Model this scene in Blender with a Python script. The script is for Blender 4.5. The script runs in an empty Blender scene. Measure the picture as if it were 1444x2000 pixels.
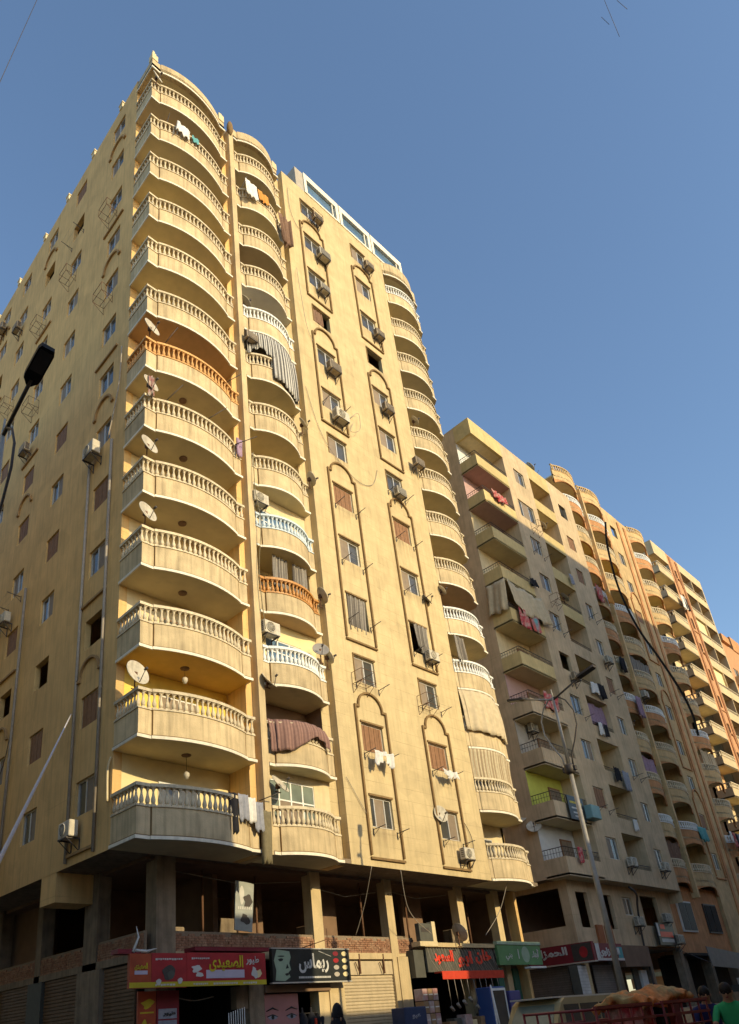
import bpy, math, random
from mathutils import Vector, Matrix
random.seed(7)
SC = bpy.context.scene
COL = SC.collection
PI = math.pi
R = math.radians

# ------------------------------------------------------------------ camera
cam = bpy.data.cameras.new('camera')
CAM = bpy.data.objects.new('camera', cam)
COL.objects.link(CAM)
SC.camera = CAM
cam.sensor_fit = 'VERTICAL'
cam.sensor_height = 36.0
cam.lens = 36.0 * 1424.68 / 2000.0
cam.clip_start = 0.05
cam.clip_end = 3000
pit, yaw, rol = 0.43048, 0.77712, -0.08398
fw = Vector((math.cos(pit)*math.sin(yaw), math.cos(pit)*math.cos(yaw), math.sin(pit)))
rt = Vector((math.cos(yaw), -math.sin(yaw), 0))
up = rt.cross(fw)
r2 = math.cos(rol)*rt + math.sin(rol)*up
u2 = -math.sin(rol)*rt + math.cos(rol)*up
CAM.matrix_world = Matrix(((r2.x, u2.x, -fw.x, 0), (r2.y, u2.y, -fw.y, 0), (r2.z, u2.z, -fw.z, 1.6), (0, 0, 0, 1)))
cam.shift_x = (722 - 599.1) / 2000.0
cam.shift_y = (1356.39 - 1000) / 2000.0

# ------------------------------------------------------------------ sky, sun, exposure
SUN_EL, SUN_DAZ = 21.0, 4.0          # above the horizon, right of the front's normal
W = bpy.data.worlds.new('World')
SC.world = W
W.use_nodes = True
nt = W.node_tree
bg = nt.nodes['Background']
sky = nt.nodes.new('ShaderNodeTexSky')
sky.sky_type = 'NISHITA'
sky.sun_disc = False
sky.sun_elevation = R(SUN_EL)
sky.sun_rotation = R(180 - SUN_DAZ)
sky.altitude = 50
sky.air_density = 1.2
sky.dust_density = 0.8
sky.ozone_density = 2.8
nt.links.new(sky.outputs[0], bg.inputs[0])
bg.inputs[1].default_value = 0.15
sd = bpy.data.lights.new('sun', 'SUN')
sd.energy = 2.85
sd.angle = R(0.55)
sd.color = (1.0, 0.81, 0.47)
SUN = bpy.data.objects.new('sun', sd)
COL.objects.link(SUN)
sdir = Vector((math.sin(R(SUN_DAZ))*math.cos(R(SUN_EL)), -math.cos(R(SUN_DAZ))*math.cos(R(SUN_EL)), math.sin(R(SUN_EL))))
SUN.rotation_euler = sdir.to_track_quat('Z', 'Y').to_euler()
SC.view_settings.view_transform = 'Standard'
SC.view_settings.look = 'None'
SC.view_settings.gamma = 1
SC.view_settings.exposure = 0.6
SC.cycles.max_bounces = 8

# ------------------------------------------------------------------ materials
MATS = {}
def mat(name, col, rough=0.85, var=0.12, scale=3.0, streak=0.0, bump=0.15, bscale=40, metal=0.0, spec=0.3, col2=None, lines=None, emit=None, blotch=0.0, sills=False):
    """procedural surface: colour with noise variation, optional vertical streaks, scored lines and bump"""
    if name in MATS: return MATS[name]
    m = bpy.data.materials.new(name); m.use_nodes = True
    t = m.node_tree; N = t.nodes; L = t.links
    b = N['Principled BSDF']
    b.inputs['Roughness'].default_value = rough
    b.inputs['Metallic'].default_value = metal
    b.inputs['Specular IOR Level'].default_value = spec
    g = N.new('ShaderNodeNewGeometry')
    no = N.new('ShaderNodeTexNoise'); no.inputs['Scale'].default_value = scale; no.inputs['Detail'].default_value = 6
    L.new(g.outputs['Position'], no.inputs['Vector'])
    rp = N.new('ShaderNodeMapRange'); rp.inputs[1].default_value = .3; rp.inputs[2].default_value = .7
    rp.inputs[3].default_value = 1-var; rp.inputs[4].default_value = 1+var
    L.new(no.outputs['Fac'], rp.inputs[0])
    mx = N.new('ShaderNodeMix'); mx.data_type = 'RGBA'; mx.blend_type = 'MULTIPLY'; mx.inputs[0].default_value = 1
    c0 = (col[0], col[1], col[2], 1)
    mx.inputs[6].default_value = c0
    if col2 is not None:
        no2 = N.new('ShaderNodeTexNoise'); no2.inputs['Scale'].default_value = scale*.35; no2.inputs['Detail'].default_value = 8
        L.new(g.outputs['Position'], no2.inputs['Vector'])
        cr = N.new('ShaderNodeMapRange'); cr.inputs[1].default_value = .42; cr.inputs[2].default_value = .62
        L.new(no2.outputs['Fac'], cr.inputs[0])
        mc = N.new('ShaderNodeMix'); mc.data_type = 'RGBA'
        mc.inputs[6].default_value = c0; mc.inputs[7].default_value = (*col2, 1)
        L.new(cr.outputs[0], mc.inputs[0]); L.new(mc.outputs[2], mx.inputs[6])
    L.new(rp.outputs[0], mx.inputs[7])
    out = mx.outputs[2]
    def mult(fac_socket, amount):
        nonlocal out
        r = N.new('ShaderNodeMapRange'); r.inputs[1].default_value = .45; r.inputs[2].default_value = .75
        r.inputs[3].default_value = 1; r.inputs[4].default_value = 1-amount
        L.new(fac_socket, r.inputs[0])
        q = N.new('ShaderNodeMix'); q.data_type = 'RGBA'; q.blend_type = 'MULTIPLY'; q.inputs[0].default_value = 1
        L.new(out, q.inputs[6]); L.new(r.outputs[0], q.inputs[7]); out = q.outputs[2]
    if streak:
        mp = N.new('ShaderNodeMapping'); mp.inputs['Scale'].default_value = (7, 7, .55)
        L.new(g.outputs['Position'], mp.inputs['Vector'])
        ns = N.new('ShaderNodeTexNoise'); ns.inputs['Scale'].default_value = 1.0; ns.inputs['Detail'].default_value = 5
        L.new(mp.outputs[0], ns.inputs['Vector']); mult(ns.outputs['Fac'], streak)
    if blotch:
        nb = N.new('ShaderNodeTexNoise'); nb.inputs['Scale'].default_value = .45; nb.inputs['Detail'].default_value = 7; nb.inputs['Roughness'].default_value = .65
        L.new(g.outputs['Position'], nb.inputs['Vector']); mult(nb.outputs['Fac'], blotch)
    if blotch:
        np_ = N.new('ShaderNodeTexNoise'); np_.inputs['Scale'].default_value = .7; np_.inputs['Detail'].default_value = 2
        ofs = N.new('ShaderNodeVectorMath'); ofs.operation = 'ADD'; ofs.inputs[1].default_value = (31, 7, 13); L.new(g.outputs['Position'], ofs.inputs[0]); L.new(ofs.outputs[0], np_.inputs['Vector'])
        pr_ = N.new('ShaderNodeMapRange'); pr_.inputs[1].default_value = .60; pr_.inputs[2].default_value = .615; pr_.inputs[3].default_value = 1; pr_.inputs[4].default_value = .90
        L.new(np_.outputs['Fac'], pr_.inputs[0])
        q = N.new('ShaderNodeMix'); q.data_type = 'RGBA'; q.blend_type = 'MULTIPLY'; q.inputs[0].default_value = .7; L.new(out, q.inputs[6]); L.new(pr_.outputs[0], q.inputs[7]); out = q.outputs[2]
    oi = N.new('ShaderNodeObjectInfo'); orr = N.new('ShaderNodeMapRange'); orr.inputs[3].default_value = .93; orr.inputs[4].default_value = 1.06; L.new(oi.outputs['Random'], orr.inputs[0])
    q = N.new('ShaderNodeMix'); q.data_type = 'RGBA'; q.blend_type = 'MULTIPLY'; q.inputs[0].default_value = 1; L.new(out, q.inputs[6]); L.new(orr.outputs[0], q.inputs[7]); out = q.outputs[2]
    if sills:        # dirt washed down from the window sills
        def M_(op, a, b_=None):
            n_ = N.new('ShaderNodeMath'); n_.operation = op
            for i_, s_ in enumerate((a, b_)):
                if s_ is None: continue
                if isinstance(s_, (int, float)): n_.inputs[i_].default_value = s_
                else: L.new(s_, n_.inputs[i_])
            return n_.outputs[0]
        sp0 = N.new('ShaderNodeSeparateXYZ'); L.new(g.outputs['Position'], sp0.inputs[0])
        tz = M_('FRACT', M_('DIVIDE', M_('SUBTRACT', sp0.outputs['Z'], 8.27), 3.015))
        mz = N.new('ShaderNodeMapRange'); mz.inputs[1].default_value = .62; mz.inputs[2].default_value = 1.0; L.new(tz, mz.inputs[0])
        x1 = M_('LESS_THAN', M_('ABSOLUTE', M_('SUBTRACT', sp0.outputs['X'], 20.82)), .66); x2 = M_('LESS_THAN', M_('ABSOLUTE', M_('SUBTRACT', sp0.outputs['X'], 25.03)), .66)
        mp2 = N.new('ShaderNodeMapping'); mp2.inputs['Scale'].default_value = (9, 9, .35); L.new(g.outputs['Position'], mp2.inputs['Vector'])
        n3 = N.new('ShaderNodeTexNoise'); n3.inputs['Scale'].default_value = 1; n3.inputs['Detail'].default_value = 3; L.new(mp2.outputs[0], n3.inputs['Vector'])
        st_ = N.new('ShaderNodeMapRange'); st_.inputs[1].default_value = .42; st_.inputs[2].default_value = .62; L.new(n3.outputs['Fac'], st_.inputs[0])
        fac = M_('MULTIPLY', M_('MULTIPLY', M_('MULTIPLY', M_('MAXIMUM', x1, x2), mz.outputs[0]), st_.outputs[0]), .5)
        q = N.new('ShaderNodeMix'); q.data_type = 'RGBA'; L.new(fac, q.inputs[0]); L.new(out, q.inputs[6]); q.inputs[7].default_value = (.24, .165, .09, 1); out = q.outputs[2]
    bh = no.outputs['Fac']
    bn = N.new('ShaderNodeTexNoise'); bn.inputs['Scale'].default_value = bscale; bn.inputs['Detail'].default_value = 4
    L.new(g.outputs['Position'], bn.inputs['Vector'])
    hsock = bn.outputs['Fac']
    if lines:
        sp = N.new('ShaderNodeSeparateXYZ'); L.new(g.outputs['Position'], sp.inputs[0])
        dv = N.new('ShaderNodeMath'); dv.operation = 'DIVIDE'; dv.inputs[1].default_value = lines
        L.new(sp.outputs['Z'], dv.inputs[0])
        fr = N.new('ShaderNodeMath'); fr.operation = 'FRACT'; L.new(dv.outputs[0], fr.inputs[0])
        lt = N.new('ShaderNodeMath'); lt.operation = 'LESS_THAN'; lt.inputs[1].default_value = .022/lines
        L.new(fr.outputs[0], lt.inputs[0])
        mk = N.new('ShaderNodeTexNoise'); mk.inputs['Scale'].default_value = .8; L.new(g.outputs['Position'], mk.inputs['Vector'])
        gt = N.new('ShaderNodeMapRange'); gt.inputs[1].default_value = .4; gt.inputs[2].default_value = .6; L.new(mk.outputs['Fac'], gt.inputs[0])
        ml = N.new('ShaderNodeMath'); ml.operation = 'MULTIPLY'; L.new(lt.outputs[0], ml.inputs[0]); L.new(gt.outputs[0], ml.inputs[1])
        q = N.new('ShaderNodeMix'); q.data_type = 'RGBA'; q.blend_type = 'MULTIPLY'
        sc_ = N.new('ShaderNodeMath'); sc_.operation = 'MULTIPLY'; sc_.inputs[1].default_value = .25; L.new(ml.outputs[0], sc_.inputs[0])
        L.new(sc_.outputs[0], q.inputs[0]); L.new(out, q.inputs[6]); q.inputs[7].default_value = (.35, .3, .25, 1); out = q.outputs[2]
        sb = N.new('ShaderNodeMath'); sb.operation = 'SUBTRACT'; L.new(bn.outputs['Fac'], sb.inputs[0]); L.new(ml.outputs[0], sb.inputs[1]); hsock = sb.outputs[0]
    L.new(out, b.inputs['Base Color'])
    if bump:
        bp = N.new('ShaderNodeBump'); bp.inputs['Strength'].default_value = bump; bp.inputs['Distance'].default_value = .02
        L.new(hsock, bp.inputs['Height']); L.new(bp.outputs[0], b.inputs['Normal'])
    if emit:
        b.inputs['Emission Color'].default_value = (*emit, 1); b.inputs['Emission Strength'].default_value = 1
    MATS[name] = m
    return m
def striped(name, ca, cb, pitch, axis='X', rough=.9):
    if name in MATS: return MATS[name]
    m = bpy.data.materials.new(name); m.use_nodes = True
    t = m.node_tree; N = t.nodes; L = t.links; b = N['Principled BSDF']; b.inputs['Roughness'].default_value = rough
    tc = N.new('ShaderNodeTexCoord'); sp = N.new('ShaderNodeSeparateXYZ'); L.new(tc.outputs['UV'], sp.inputs[0])
    dv = N.new('ShaderNodeMath'); dv.operation = 'MULTIPLY'; dv.inputs[1].default_value = 1/pitch; L.new(sp.outputs[axis], dv.inputs[0])
    fr = N.new('ShaderNodeMath'); fr.operation = 'FRACT'; L.new(dv.outputs[0], fr.inputs[0])
    lt = N.new('ShaderNodeMath'); lt.operation = 'LESS_THAN'; lt.inputs[1].default_value = .5; L.new(fr.outputs[0], lt.inputs[0])
    mx = N.new('ShaderNodeMix'); mx.data_type = 'RGBA'; L.new(lt.outputs[0], mx.inputs[0]); mx.inputs[6].default_value = (*ca, 1); mx.inputs[7].default_value = (*cb, 1)
    no = N.new('ShaderNodeTexNoise'); no.inputs['Scale'].default_value = 9; L.new(tc.outputs['UV'], no.inputs['Vector'])
    q = N.new('ShaderNodeMix'); q.data_type = 'RGBA'; q.blend_type = 'MULTIPLY'; q.inputs[0].default_value = .35; L.new(mx.outputs[2], q.inputs[6]); L.new(no.outputs['Fac'], q.inputs[7])
    L.new(q.outputs[2], b.inputs['Base Color']); MATS[name] = m
    return m

STUCCO = mat('stucco', (.61, .48, .265), .92, .09, 1.6, streak=.16, bump=.55, bscale=25, blotch=.12, lines=.503, sills=True)
STUCCO2 = mat('stucco_smooth', (.60, .47, .27), .92, .10, 1.3, streak=.17, bump=.45, bscale=25, blotch=.16)
SIDEST = mat('stucco_plain', (.74, .485, .20), .92, .08, 1.1, streak=.20, bump=.4, bscale=25, blotch=.15, lines=3.015)
PARAP = mat('parapet_stucco', (.61, .48, .285), .92, .12, 2.2, streak=.36, bump=.5, bscale=22, blotch=.22)
CREAM = mat('cream_plaster', (.68, .56, .34), .85, .08, 3, streak=.1, bump=.1)
CEIL = mat('ceiling_plaster', (.70, .60, .36), .9, .06, 2, bump=.08, blotch=.15)
TRIMW = mat('white_trim', (.80, .74, .60), .8, .08, 6, streak=.15, bump=.1)
BALW = mat('baluster_plaster', (.64, .54, .37), .85, .14, 9, streak=.25, bump=.15)
BALWHITE = mat('white_paint', (.78, .78, .74), .7, .06, 9, streak=.15, bump=.1)
BALORANGE = mat('orange_paint', (.66, .37, .14), .75, .1, 9, streak=.2, bump=.1)
BALBROWN = mat('ochre_paint', (.50, .23, .05), .5, .12, 9, streak=.2, bump=.1, spec=.5)
BALBLUE = mat('pale_blue_paint', (.58, .66, .70), .7, .06, 9, bump=.1)
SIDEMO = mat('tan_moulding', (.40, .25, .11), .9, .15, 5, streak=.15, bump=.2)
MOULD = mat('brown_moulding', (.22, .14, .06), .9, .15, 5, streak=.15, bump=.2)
ORANGEW = mat('orange_wall', (.62, .42, .22), .85, .07, 3, bump=.1)
YELLOWW = mat('yellow_wall', (.80, .58, .12), .85, .06, 3, bump=.1)
YELCEIL = mat('ochre_ceiling', (.68, .45, .14), .85, .06, 3, bump=.1)
PALEYEL = mat('pale_yellow_wall', (.74, .62, .34), .85, .06, 3, bump=.1)
GREYW = mat('grey_plaster', (.42, .38, .32), .9, .1, 3, bump=.15)
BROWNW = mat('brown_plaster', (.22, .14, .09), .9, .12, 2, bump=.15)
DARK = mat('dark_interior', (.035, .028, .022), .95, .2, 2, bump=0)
CONC = mat('concrete', (.27, .21, .145), .95, .18, 3, streak=.35, bump=.5, bscale=30, blotch=.3)
BRICK = mat('red_brick', (.29, .15, .09), .95, .35, 14, bump=.5, bscale=60, col2=(.36, .22, .14))
MORTAR = mat('mortar', (.26, .20, .14), .98, .15, 20, bump=.4)
ALU = mat('aluminium', (.62, .60, .55), .45, .05, 9, bump=0, metal=.5, spec=.5)
ALUW = mat('white_aluminium', (.78, .77, .72), .5, .05, 9, bump=0, spec=.5)
STEEL = mat('dark_steel', (.07, .06, .055), .6, .15, 20, bump=.1, metal=.4, spec=.5)
RUST = mat('rusty_steel', (.16, .085, .05), .85, .25, 20, bump=.2, metal=.2)
BROWNSH = mat('brown_shutter', (.27, .14, .07), .75, .14, 6, streak=.2, bump=.1)
TAUPE = mat('taupe_panel', (.25, .19, .13), .6, .1, 5, streak=.1, bump=.05, spec=.4)
GREYP = mat('grey_pipe', (.36, .31, .25), .7, .1, 6, streak=.2, bump=.1)
ACW = mat('ac_casing', (.54, .49, .39), .6, .14, 8, streak=.25, bump=.05, spec=.4)
ACTAN = mat('old_ac_casing', (.42, .34, .24), .75, .15, 10, streak=.3, bump=.1)
DISHM = mat('dish_paint', (.52, .47, .37), .6, .15, 6, streak=.3, bump=.05, spec=.4)
DISHG = mat('grey_dish_paint', (.26, .24, .22), .7, .1, 6, bump=.05)
BLACK = mat('black_rubber', (.012, .011, .010), .6, .1, 9, bump=0)
CABLEG = mat('grey_cable', (.50, .48, .50), .6, .05, 9, bump=0)
RED = mat('red_sign', (.36, .014, .02), .5, .18, 3, bump=0, spec=.5)
SIGNOR = mat('orange_sign', (.40, .075, .03), .5, .18, 3, bump=0)
SIGNYEL = mat('yellow_print', (.56, .45, .03), .5, .15, 3, bump=0)
SIGNBLK = mat('black_sign', (.02, .024, .024), .4, .2, 3, bump=0, spec=.5)
SIGNWH = mat('white_print', (.58, .57, .54), .55, .12, 3, bump=0)
SIGNGRN = mat('green_sign', (.10, .24, .09), .5, .12, 3, bump=0, spec=.5)
SIGNDG = mat('dark_green_sign', (.03, .11, .07), .5, .12, 3, bump=0)
PALEGRN = mat('pale_green_print', (.32, .42, .30), .5, .1, 3, bump=0)
MARO = mat('maroon_sign', (.20, .02, .03), .5, .12, 3, bump=0)
GREYSIGN = mat('grey_backing', (.09, .09, .075), .7, .12, 4, bump=.05)
REDLET = mat('red_letter', (.75, .06, .03), .4, .05, 4, bump=0)
AWNR = mat('red_awning', (.55, .05, .02), .7, .1, 6, bump=.1)
TAN_SH = mat('tan_roller_shutter', (.52, .42, .27), .6, .08, 4, streak=.12, bump=.05, metal=.1, spec=.5)
BRN_SH = mat('brown_roller_shutter', (.17, .105, .06), .7, .12, 4, streak=.2, bump=.05)
GRY_SH = mat('grey_roller_shutter', (.22, .20, .18), .6, .1, 4, streak=.15, bump=.05)
SKIN = mat('skin', (.38, .20, .12), .6, .05, 20, bump=0)
HAIR = mat('hair', (.015, .010, .008), .6, .2, 60, bump=.3)
ASPH = mat('asphalt', (.055, .052, .05), .95, .2, 8, bump=.5, bscale=90, blotch=.3)
PAVE = mat('pavement', (.24, .21, .17), .95, .15, 5, bump=.4, bscale=50, blotch=.3)
B2W = mat('beige_render', (.62, .47, .29), .92, .10, 1.5, streak=.22, bump=.35, blotch=.20, lines=2.95)
B2Y = mat('yellow_render', (.62, .48, .22), .92, .08, 2, streak=.15, bump=.2, blotch=.15)
B3Y = mat('ochre_render', (.62, .44, .22), .92, .12, 2, streak=.25, bump=.3, blotch=.28)
B3O = mat('orange_render', (.56, .28, .12), .92, .14, 2, streak=.25, bump=.3, blotch=.28)
B4W = mat('pale_tan_render', (.60, .47, .28), .92, .08, 2, streak=.1, bump=.2, blotch=.1)
B4O = mat('salmon_render', (.52, .28, .14), .92, .1, 2, streak=.1, bump=.2)
LIME = mat('lime_wall', (.50, .52, .10), .85, .08, 3, bump=.1)
WHITEW = mat('white_wall', (.66, .66, .62), .85, .06, 3, bump=.1)
PINKW = mat('pink_wall', (.50, .33, .30), .85, .06, 3, bump=.1)
CLOTHT = mat('cream_canvas', (.56, .46, .30), .95, .1, 4, streak=.15, bump=.1)

def glassmat(name, col, rough=.06):
    m = mat(name, col, rough, .25, 1.2, bump=.05, bscale=2.2, spec=.4)
    m.node_tree.nodes['Principled BSDF'].inputs['IOR'].default_value = 1.6
    return m
GLASS = glassmat('window_glass', (.07, .068, .06), .12)
GLASSB = glassmat('sky_blue_glass', (.10, .17, .26), .1)  # grey-blue colour stands in for sky reflected in the roof glazing
GLASSG = glassmat('frosted_green_glass', (.20, .24, .20), .25)

# ------------------------------------------------------------------ mesh helpers
class MB:
    def __init__(s): s.v = []; s.f = []; s.mi = []; s.uv = None; s.sm = []
    def face(s, idx, mi=0, sm=False): s.f.append(idx); s.mi.append(mi); s.sm.append(sm)
    def quad(s, a, b, c, d, mi=0):
        n = len(s.v); s.v += [tuple(a), tuple(b), tuple(c), tuple(d)]; s.face((n, n+1, n+2, n+3), mi); return s
    def box(s, x0, x1, y0, y1, z0, z1, mi=0):
        n = len(s.v)
        for z in (z0, z1):
            s.v += [(x0, y0, z), (x1, y0, z), (x1, y1, z), (x0, y1, z)]
        for q in ((0, 3, 2, 1), (4, 5, 6, 7), (0, 1, 5, 4), (1, 2, 6, 5), (2, 3, 7, 6), (3, 0, 4, 7)):
            s.face(tuple(n+i for i in q), mi)
        return s
    def bevbox(s, x0, x1, y0, y1, z0, z1, b=.02, mi=0):
        # box with chamfered vertical and horizontal front edges (octagon prism along y)
        pts = [(x0+b, z0), (x1-b, z0), (x1, z0+b), (x1, z1-b), (x1-b, z1), (x0+b, z1), (x0, z1-b), (x0, z0+b)]
        ins = [(min(max(x, x0+b), x1-b), min(max(z, z0+b), z1-b)) for x, z in pts]
        n = len(s.v)
        s.v += [(x, y0, z) for x, z in ins] + [(x, y0+b, z) for x, z in pts] + [(x, y1, z) for x, z in pts]
        for r_ in (0, 8):
            for i in range(8):
                j = (i+1) % 8; s.face((n+r_+i, n+r_+j, n+r_+8+j, n+r_+8+i), mi)
        s.face(tuple(n+i for i in range(7, -1, -1)), mi); s.face(tuple(n+16+i for i in range(8)), mi)
        return s
    def prism(s, poly, z0, z1, mi=0, mib=None):
        n = len(s.v); k = len(poly)
        s.v += [(x, y, z0) for x, y in poly] + [(x, y, z1) for x, y in poly]
        for i in range(k):
            j = (i+1) % k; s.face((n+i, n+j, n+k+j, n+k+i), mi)
        s.face(tuple(n+i for i in range(k-1, -1, -1)), mi if mib is None else mib)
        s.face(tuple(n+k+i for i in range(k)), mi)
        return s
    def vprism(s, poly, y0, y1, mi=0):      # polygon in x,z extruded along y
        n = len(s.v); k = len(poly)
        s.v += [(x, y0, z) for x, z in poly] + [(x, y1, z) for x, z in poly]
        for i in range(k):
            j = (i+1) % k; s.face((n+i, n+j, n+k+j, n+k+i), mi)
        s.face(tuple(n+i for i in range(k-1, -1, -1)), mi); s.face(tuple(n+k+i for i in range(k)), mi)
        return s
    def tube(s, pts, r, k=6, mi=0, cap=True):
        pts = [Vector(p) for p in pts]; n0 = len(s.v)
        rr = r if isinstance(r, (list, tuple)) else [r]*len(pts)
        prev = None
        for i, p in enumerate(pts):
            a = pts[max(i-1, 0)]; b = pts[min(i+1, len(pts)-1)]
            t = (b-a).normalized() if (b-a).length > 1e-9 else Vector((0, 0, 1))
            if prev is None:
                e = t.cross(Vector((0, 0, 1)));
                if e.length < .05: e = t.cross(Vector((0, 1, 0)))
            else:
                e = prev - t*prev.dot(t)
            e.normalize(); prev = e; h = t.cross(e)
            for j in range(k):
                an = 2*PI*j/k; q = p + (e*math.cos(an)+h*math.sin(an))*rr[i]; s.v.append(tuple(q))
        for i in range(len(pts)-1):
            for j in range(k):
                a = n0+i*k+j; b = n0+i*k+(j+1) % k; s.face((a, b, b+k, a+k), mi, True)
        if cap:
            s.face(tuple(n0+j for j in range(k-1, -1, -1)), mi); m = n0+(len(pts)-1)*k; s.face(tuple(m+j for j in range(k)), mi)
        return s
    def lathe(s, prof, k=8, c=(0, 0, 0), mi=0, axis='z'):
        n0 = len(s.v)
        for r, z in prof:
            for j in range(k):
                a = 2*PI*j/k; x, y = r*math.cos(a), r*math.sin(a)
                s.v.append((c[0]+x, c[1]+y, c[2]+z) if axis == 'z' else (c[0]+x, c[1]+z, c[2]+y))
        for i in range(len(prof)-1):
            for j in range(k):
                a = n0+i*k+j; b = n0+i*k+(j+1) % k; s.face((a, b, b+k, a+k), mi, True)
        s.face(tuple(n0+j for j in range(k-1, -1, -1)), mi); m = n0+(len(prof)-1)*k; s.face(tuple(m+j for j in range(k)), mi)
        return s
    def sheet(s, nx, nz, fn, mi=0):
        n0 = len(s.v)
        for j in range(nz+1):
            for i in range(nx+1): s.v.append(tuple(fn(i/nx, j/nz)))
        for j in range(nz):
            for i in range(nx):
                a = n0+j*(nx+1)+i; s.face((a, a+1, a+nx+2, a+nx+1), mi, True)
        return s
    def mesh(s, name, mats):
        me = bpy.data.meshes.new(name); me.from_pydata(s.v, [], s.f)
        if not isinstance(mats, (list, tuple)): mats = [mats]
        for m in mats: me.materials.append(m)
        me.polygons.foreach_set('material_index', s.mi); me.polygons.foreach_set('use_smooth', s.sm)
        return me
    def obj(s, name, mats, parent=None, loc=(0, 0, 0), rz=0.0, kind=None):
        return link(name, s.mesh(name, mats), parent, loc, rz, kind)
def link(name, me, parent=None, loc=(0, 0, 0), rz=0.0, kind=None):
    o = bpy.data.objects.new(name, me); COL.objects.link(o)
    o.location = loc; o.rotation_euler = (0, 0, rz)
    if parent is not None: o.parent = parent
    if kind: o['kind'] = kind
    return o
def thing(name, label, cat, loc=(0, 0, 0), rz=0.0, group=None):
    o = bpy.data.objects.new(name, None); COL.objects.link(o); o.empty_display_size = .3
    o.location = loc; o.rotation_euler = (0, 0, rz); o['label'] = label; o['category'] = cat
    if group: o['group'] = group
    return o
def tag(o, label, cat, group=None):
    o['label'] = label; o['category'] = cat
    if group: o['group'] = group
    return o

def offset_path(path, d):
    """offset a polyline; positive = to the right of travel direction"""
    out = []; n = len(path)
    for i, p in enumerate(path):
        ns = []
        if i > 0: a, b = path[i-1], p; ns.append((b[1]-a[1], -(b[0]-a[0])))
        if i < n-1: a, b = p, path[i+1]; ns.append((b[1]-a[1], -(b[0]-a[0])))
        ns = [Vector((x, y)).normalized() for x, y in ns]
        m = sum(ns, Vector((0, 0)))
        m = m / max(m.length, 1e-6)
        k = 1/max(.35, m.dot(ns[0]))
        out.append((p[0]+m.x*d*k, p[1]+m.y*d*k))
    return out
def band(mb, path, out, inn, z0, z1, mi=0):
    """solid strip following a path: from `out` outside the line to `inn` inside it"""
    a = offset_path(path, out); b = offset_path(path, -inn)
    n = len(mb.v); k = len(path)
    for q, z in ((a, z0), (a, z1), (b, z1), (b, z0)): mb.v += [(x, y, z) for x, y in q]
    for i in range(k-1):
        for r_ in range(4):
            s_ = (r_+1) % 4; mb.face((n+r_*k+i, n+r_*k+i+1, n+s_*k+i+1, n+s_*k+i), mi)
    for i in (0, k-1): mb.face((n+i, n+k+i, n+2*k+i, n+3*k+i), mi)
    return mb
def resample(path, step, start=.1, end=.1):
    P = [Vector(p) for p in path]; seg = [(P[i+1]-P[i]).length for i in range(len(P)-1)]; T = sum(seg)
    n = max(1, round((T-start-end)/step)); res = []
    for q in range(n+1):
        d = start+(T-start-end)*q/n; i = 0
        while i < len(seg)-1 and d > seg[i]: d -= seg[i]; i += 1
        t = (P[i+1]-P[i])/max(seg[i], 1e-9); res.append((*(P[i]+t*d), math.atan2(t.y, t.x)))
    return res
def arc_path(a, b, sag, n=10):
    """bulge from a to b (a left of b), sagging towards -y"""
    ax, ay = a; bx, by = b; c = math.hypot(bx-ax, by-ay); r_ = (c*c/4+sag*sag)/(2*sag)
    half = math.asin(min(1, c/2/r_)); mx, my = (ax+bx)/2, (ay+by)/2; out = []
    tx, ty = (bx-ax)/c, (by-ay)/c; nx, ny = ty, -tx
    for i in range(n+1):
        t = -half+2*half*i/n
        s_ = r_*math.sin(t); h = sag-r_*(1-math.cos(t))
        out.append((mx+tx*s_+nx*h, my+ty*s_+ny*h))
    return out
def wall_holes(mb, s0, s1, z0, z1, holes, fn, depth=.2, mi=0, mir=0):
    """wall sheet with rectangular openings; fn(s, d, z) maps wall coords (d = inwards) to xyz"""
    S = sorted({s0, s1, *[h[0] for h in holes], *[h[1] for h in holes]}); S = [s for s in S if s0 <= s <= s1]
    Z = sorted({z0, z1, *[h[2] for h in holes], *[h[3] for h in holes]}); Z = [z for z in Z if z0 <= z <= z1]
    for i in range(len(S)-1):
        for j in range(len(Z)-1):
            cs, cz = (S[i]+S[i+1])/2, (Z[j]+Z[j+1])/2
            if any(h[0] < cs < h[1] and h[2] < cz < h[3] for h in holes): continue
            mb.quad(fn(S[i], 0, Z[j]), fn(S[i+1], 0, Z[j]), fn(S[i+1], 0, Z[j+1]), fn(S[i], 0, Z[j+1]), mi)
    for a, b, c, d in holes:
        mb.quad(fn(a, 0, c), fn(a, depth, c), fn(a, depth, d), fn(a, 0, d), mir)
        mb.quad(fn(b, 0, c), fn(b, depth, c), fn(b, depth, d), fn(b, 0, d), mir)
        mb.quad(fn(a, 0, c), fn(b, 0, c), fn(b, depth, c), fn(a, depth, c), mir)
        mb.quad(fn(a, 0, d), fn(b, 0, d), fn(b, depth, d), fn(a, depth, d), mir)
    return mb

# ------------------------------------------------------------------ ground
X0, Y0 = 10.2726, 17.6223        # street corner of the tall building
g = MB(); g.quad((-400, -400, 0), (900, -400, 0), (900, 900, 0), (-400, 900, 0)); g.obj('ground', ASPH, kind='structure')
g = MB(); g.box(X0-2.2, 130, Y0-1.6, Y0+60, .02, .14); g.obj('pavement', PAVE, kind='structure')

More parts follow.
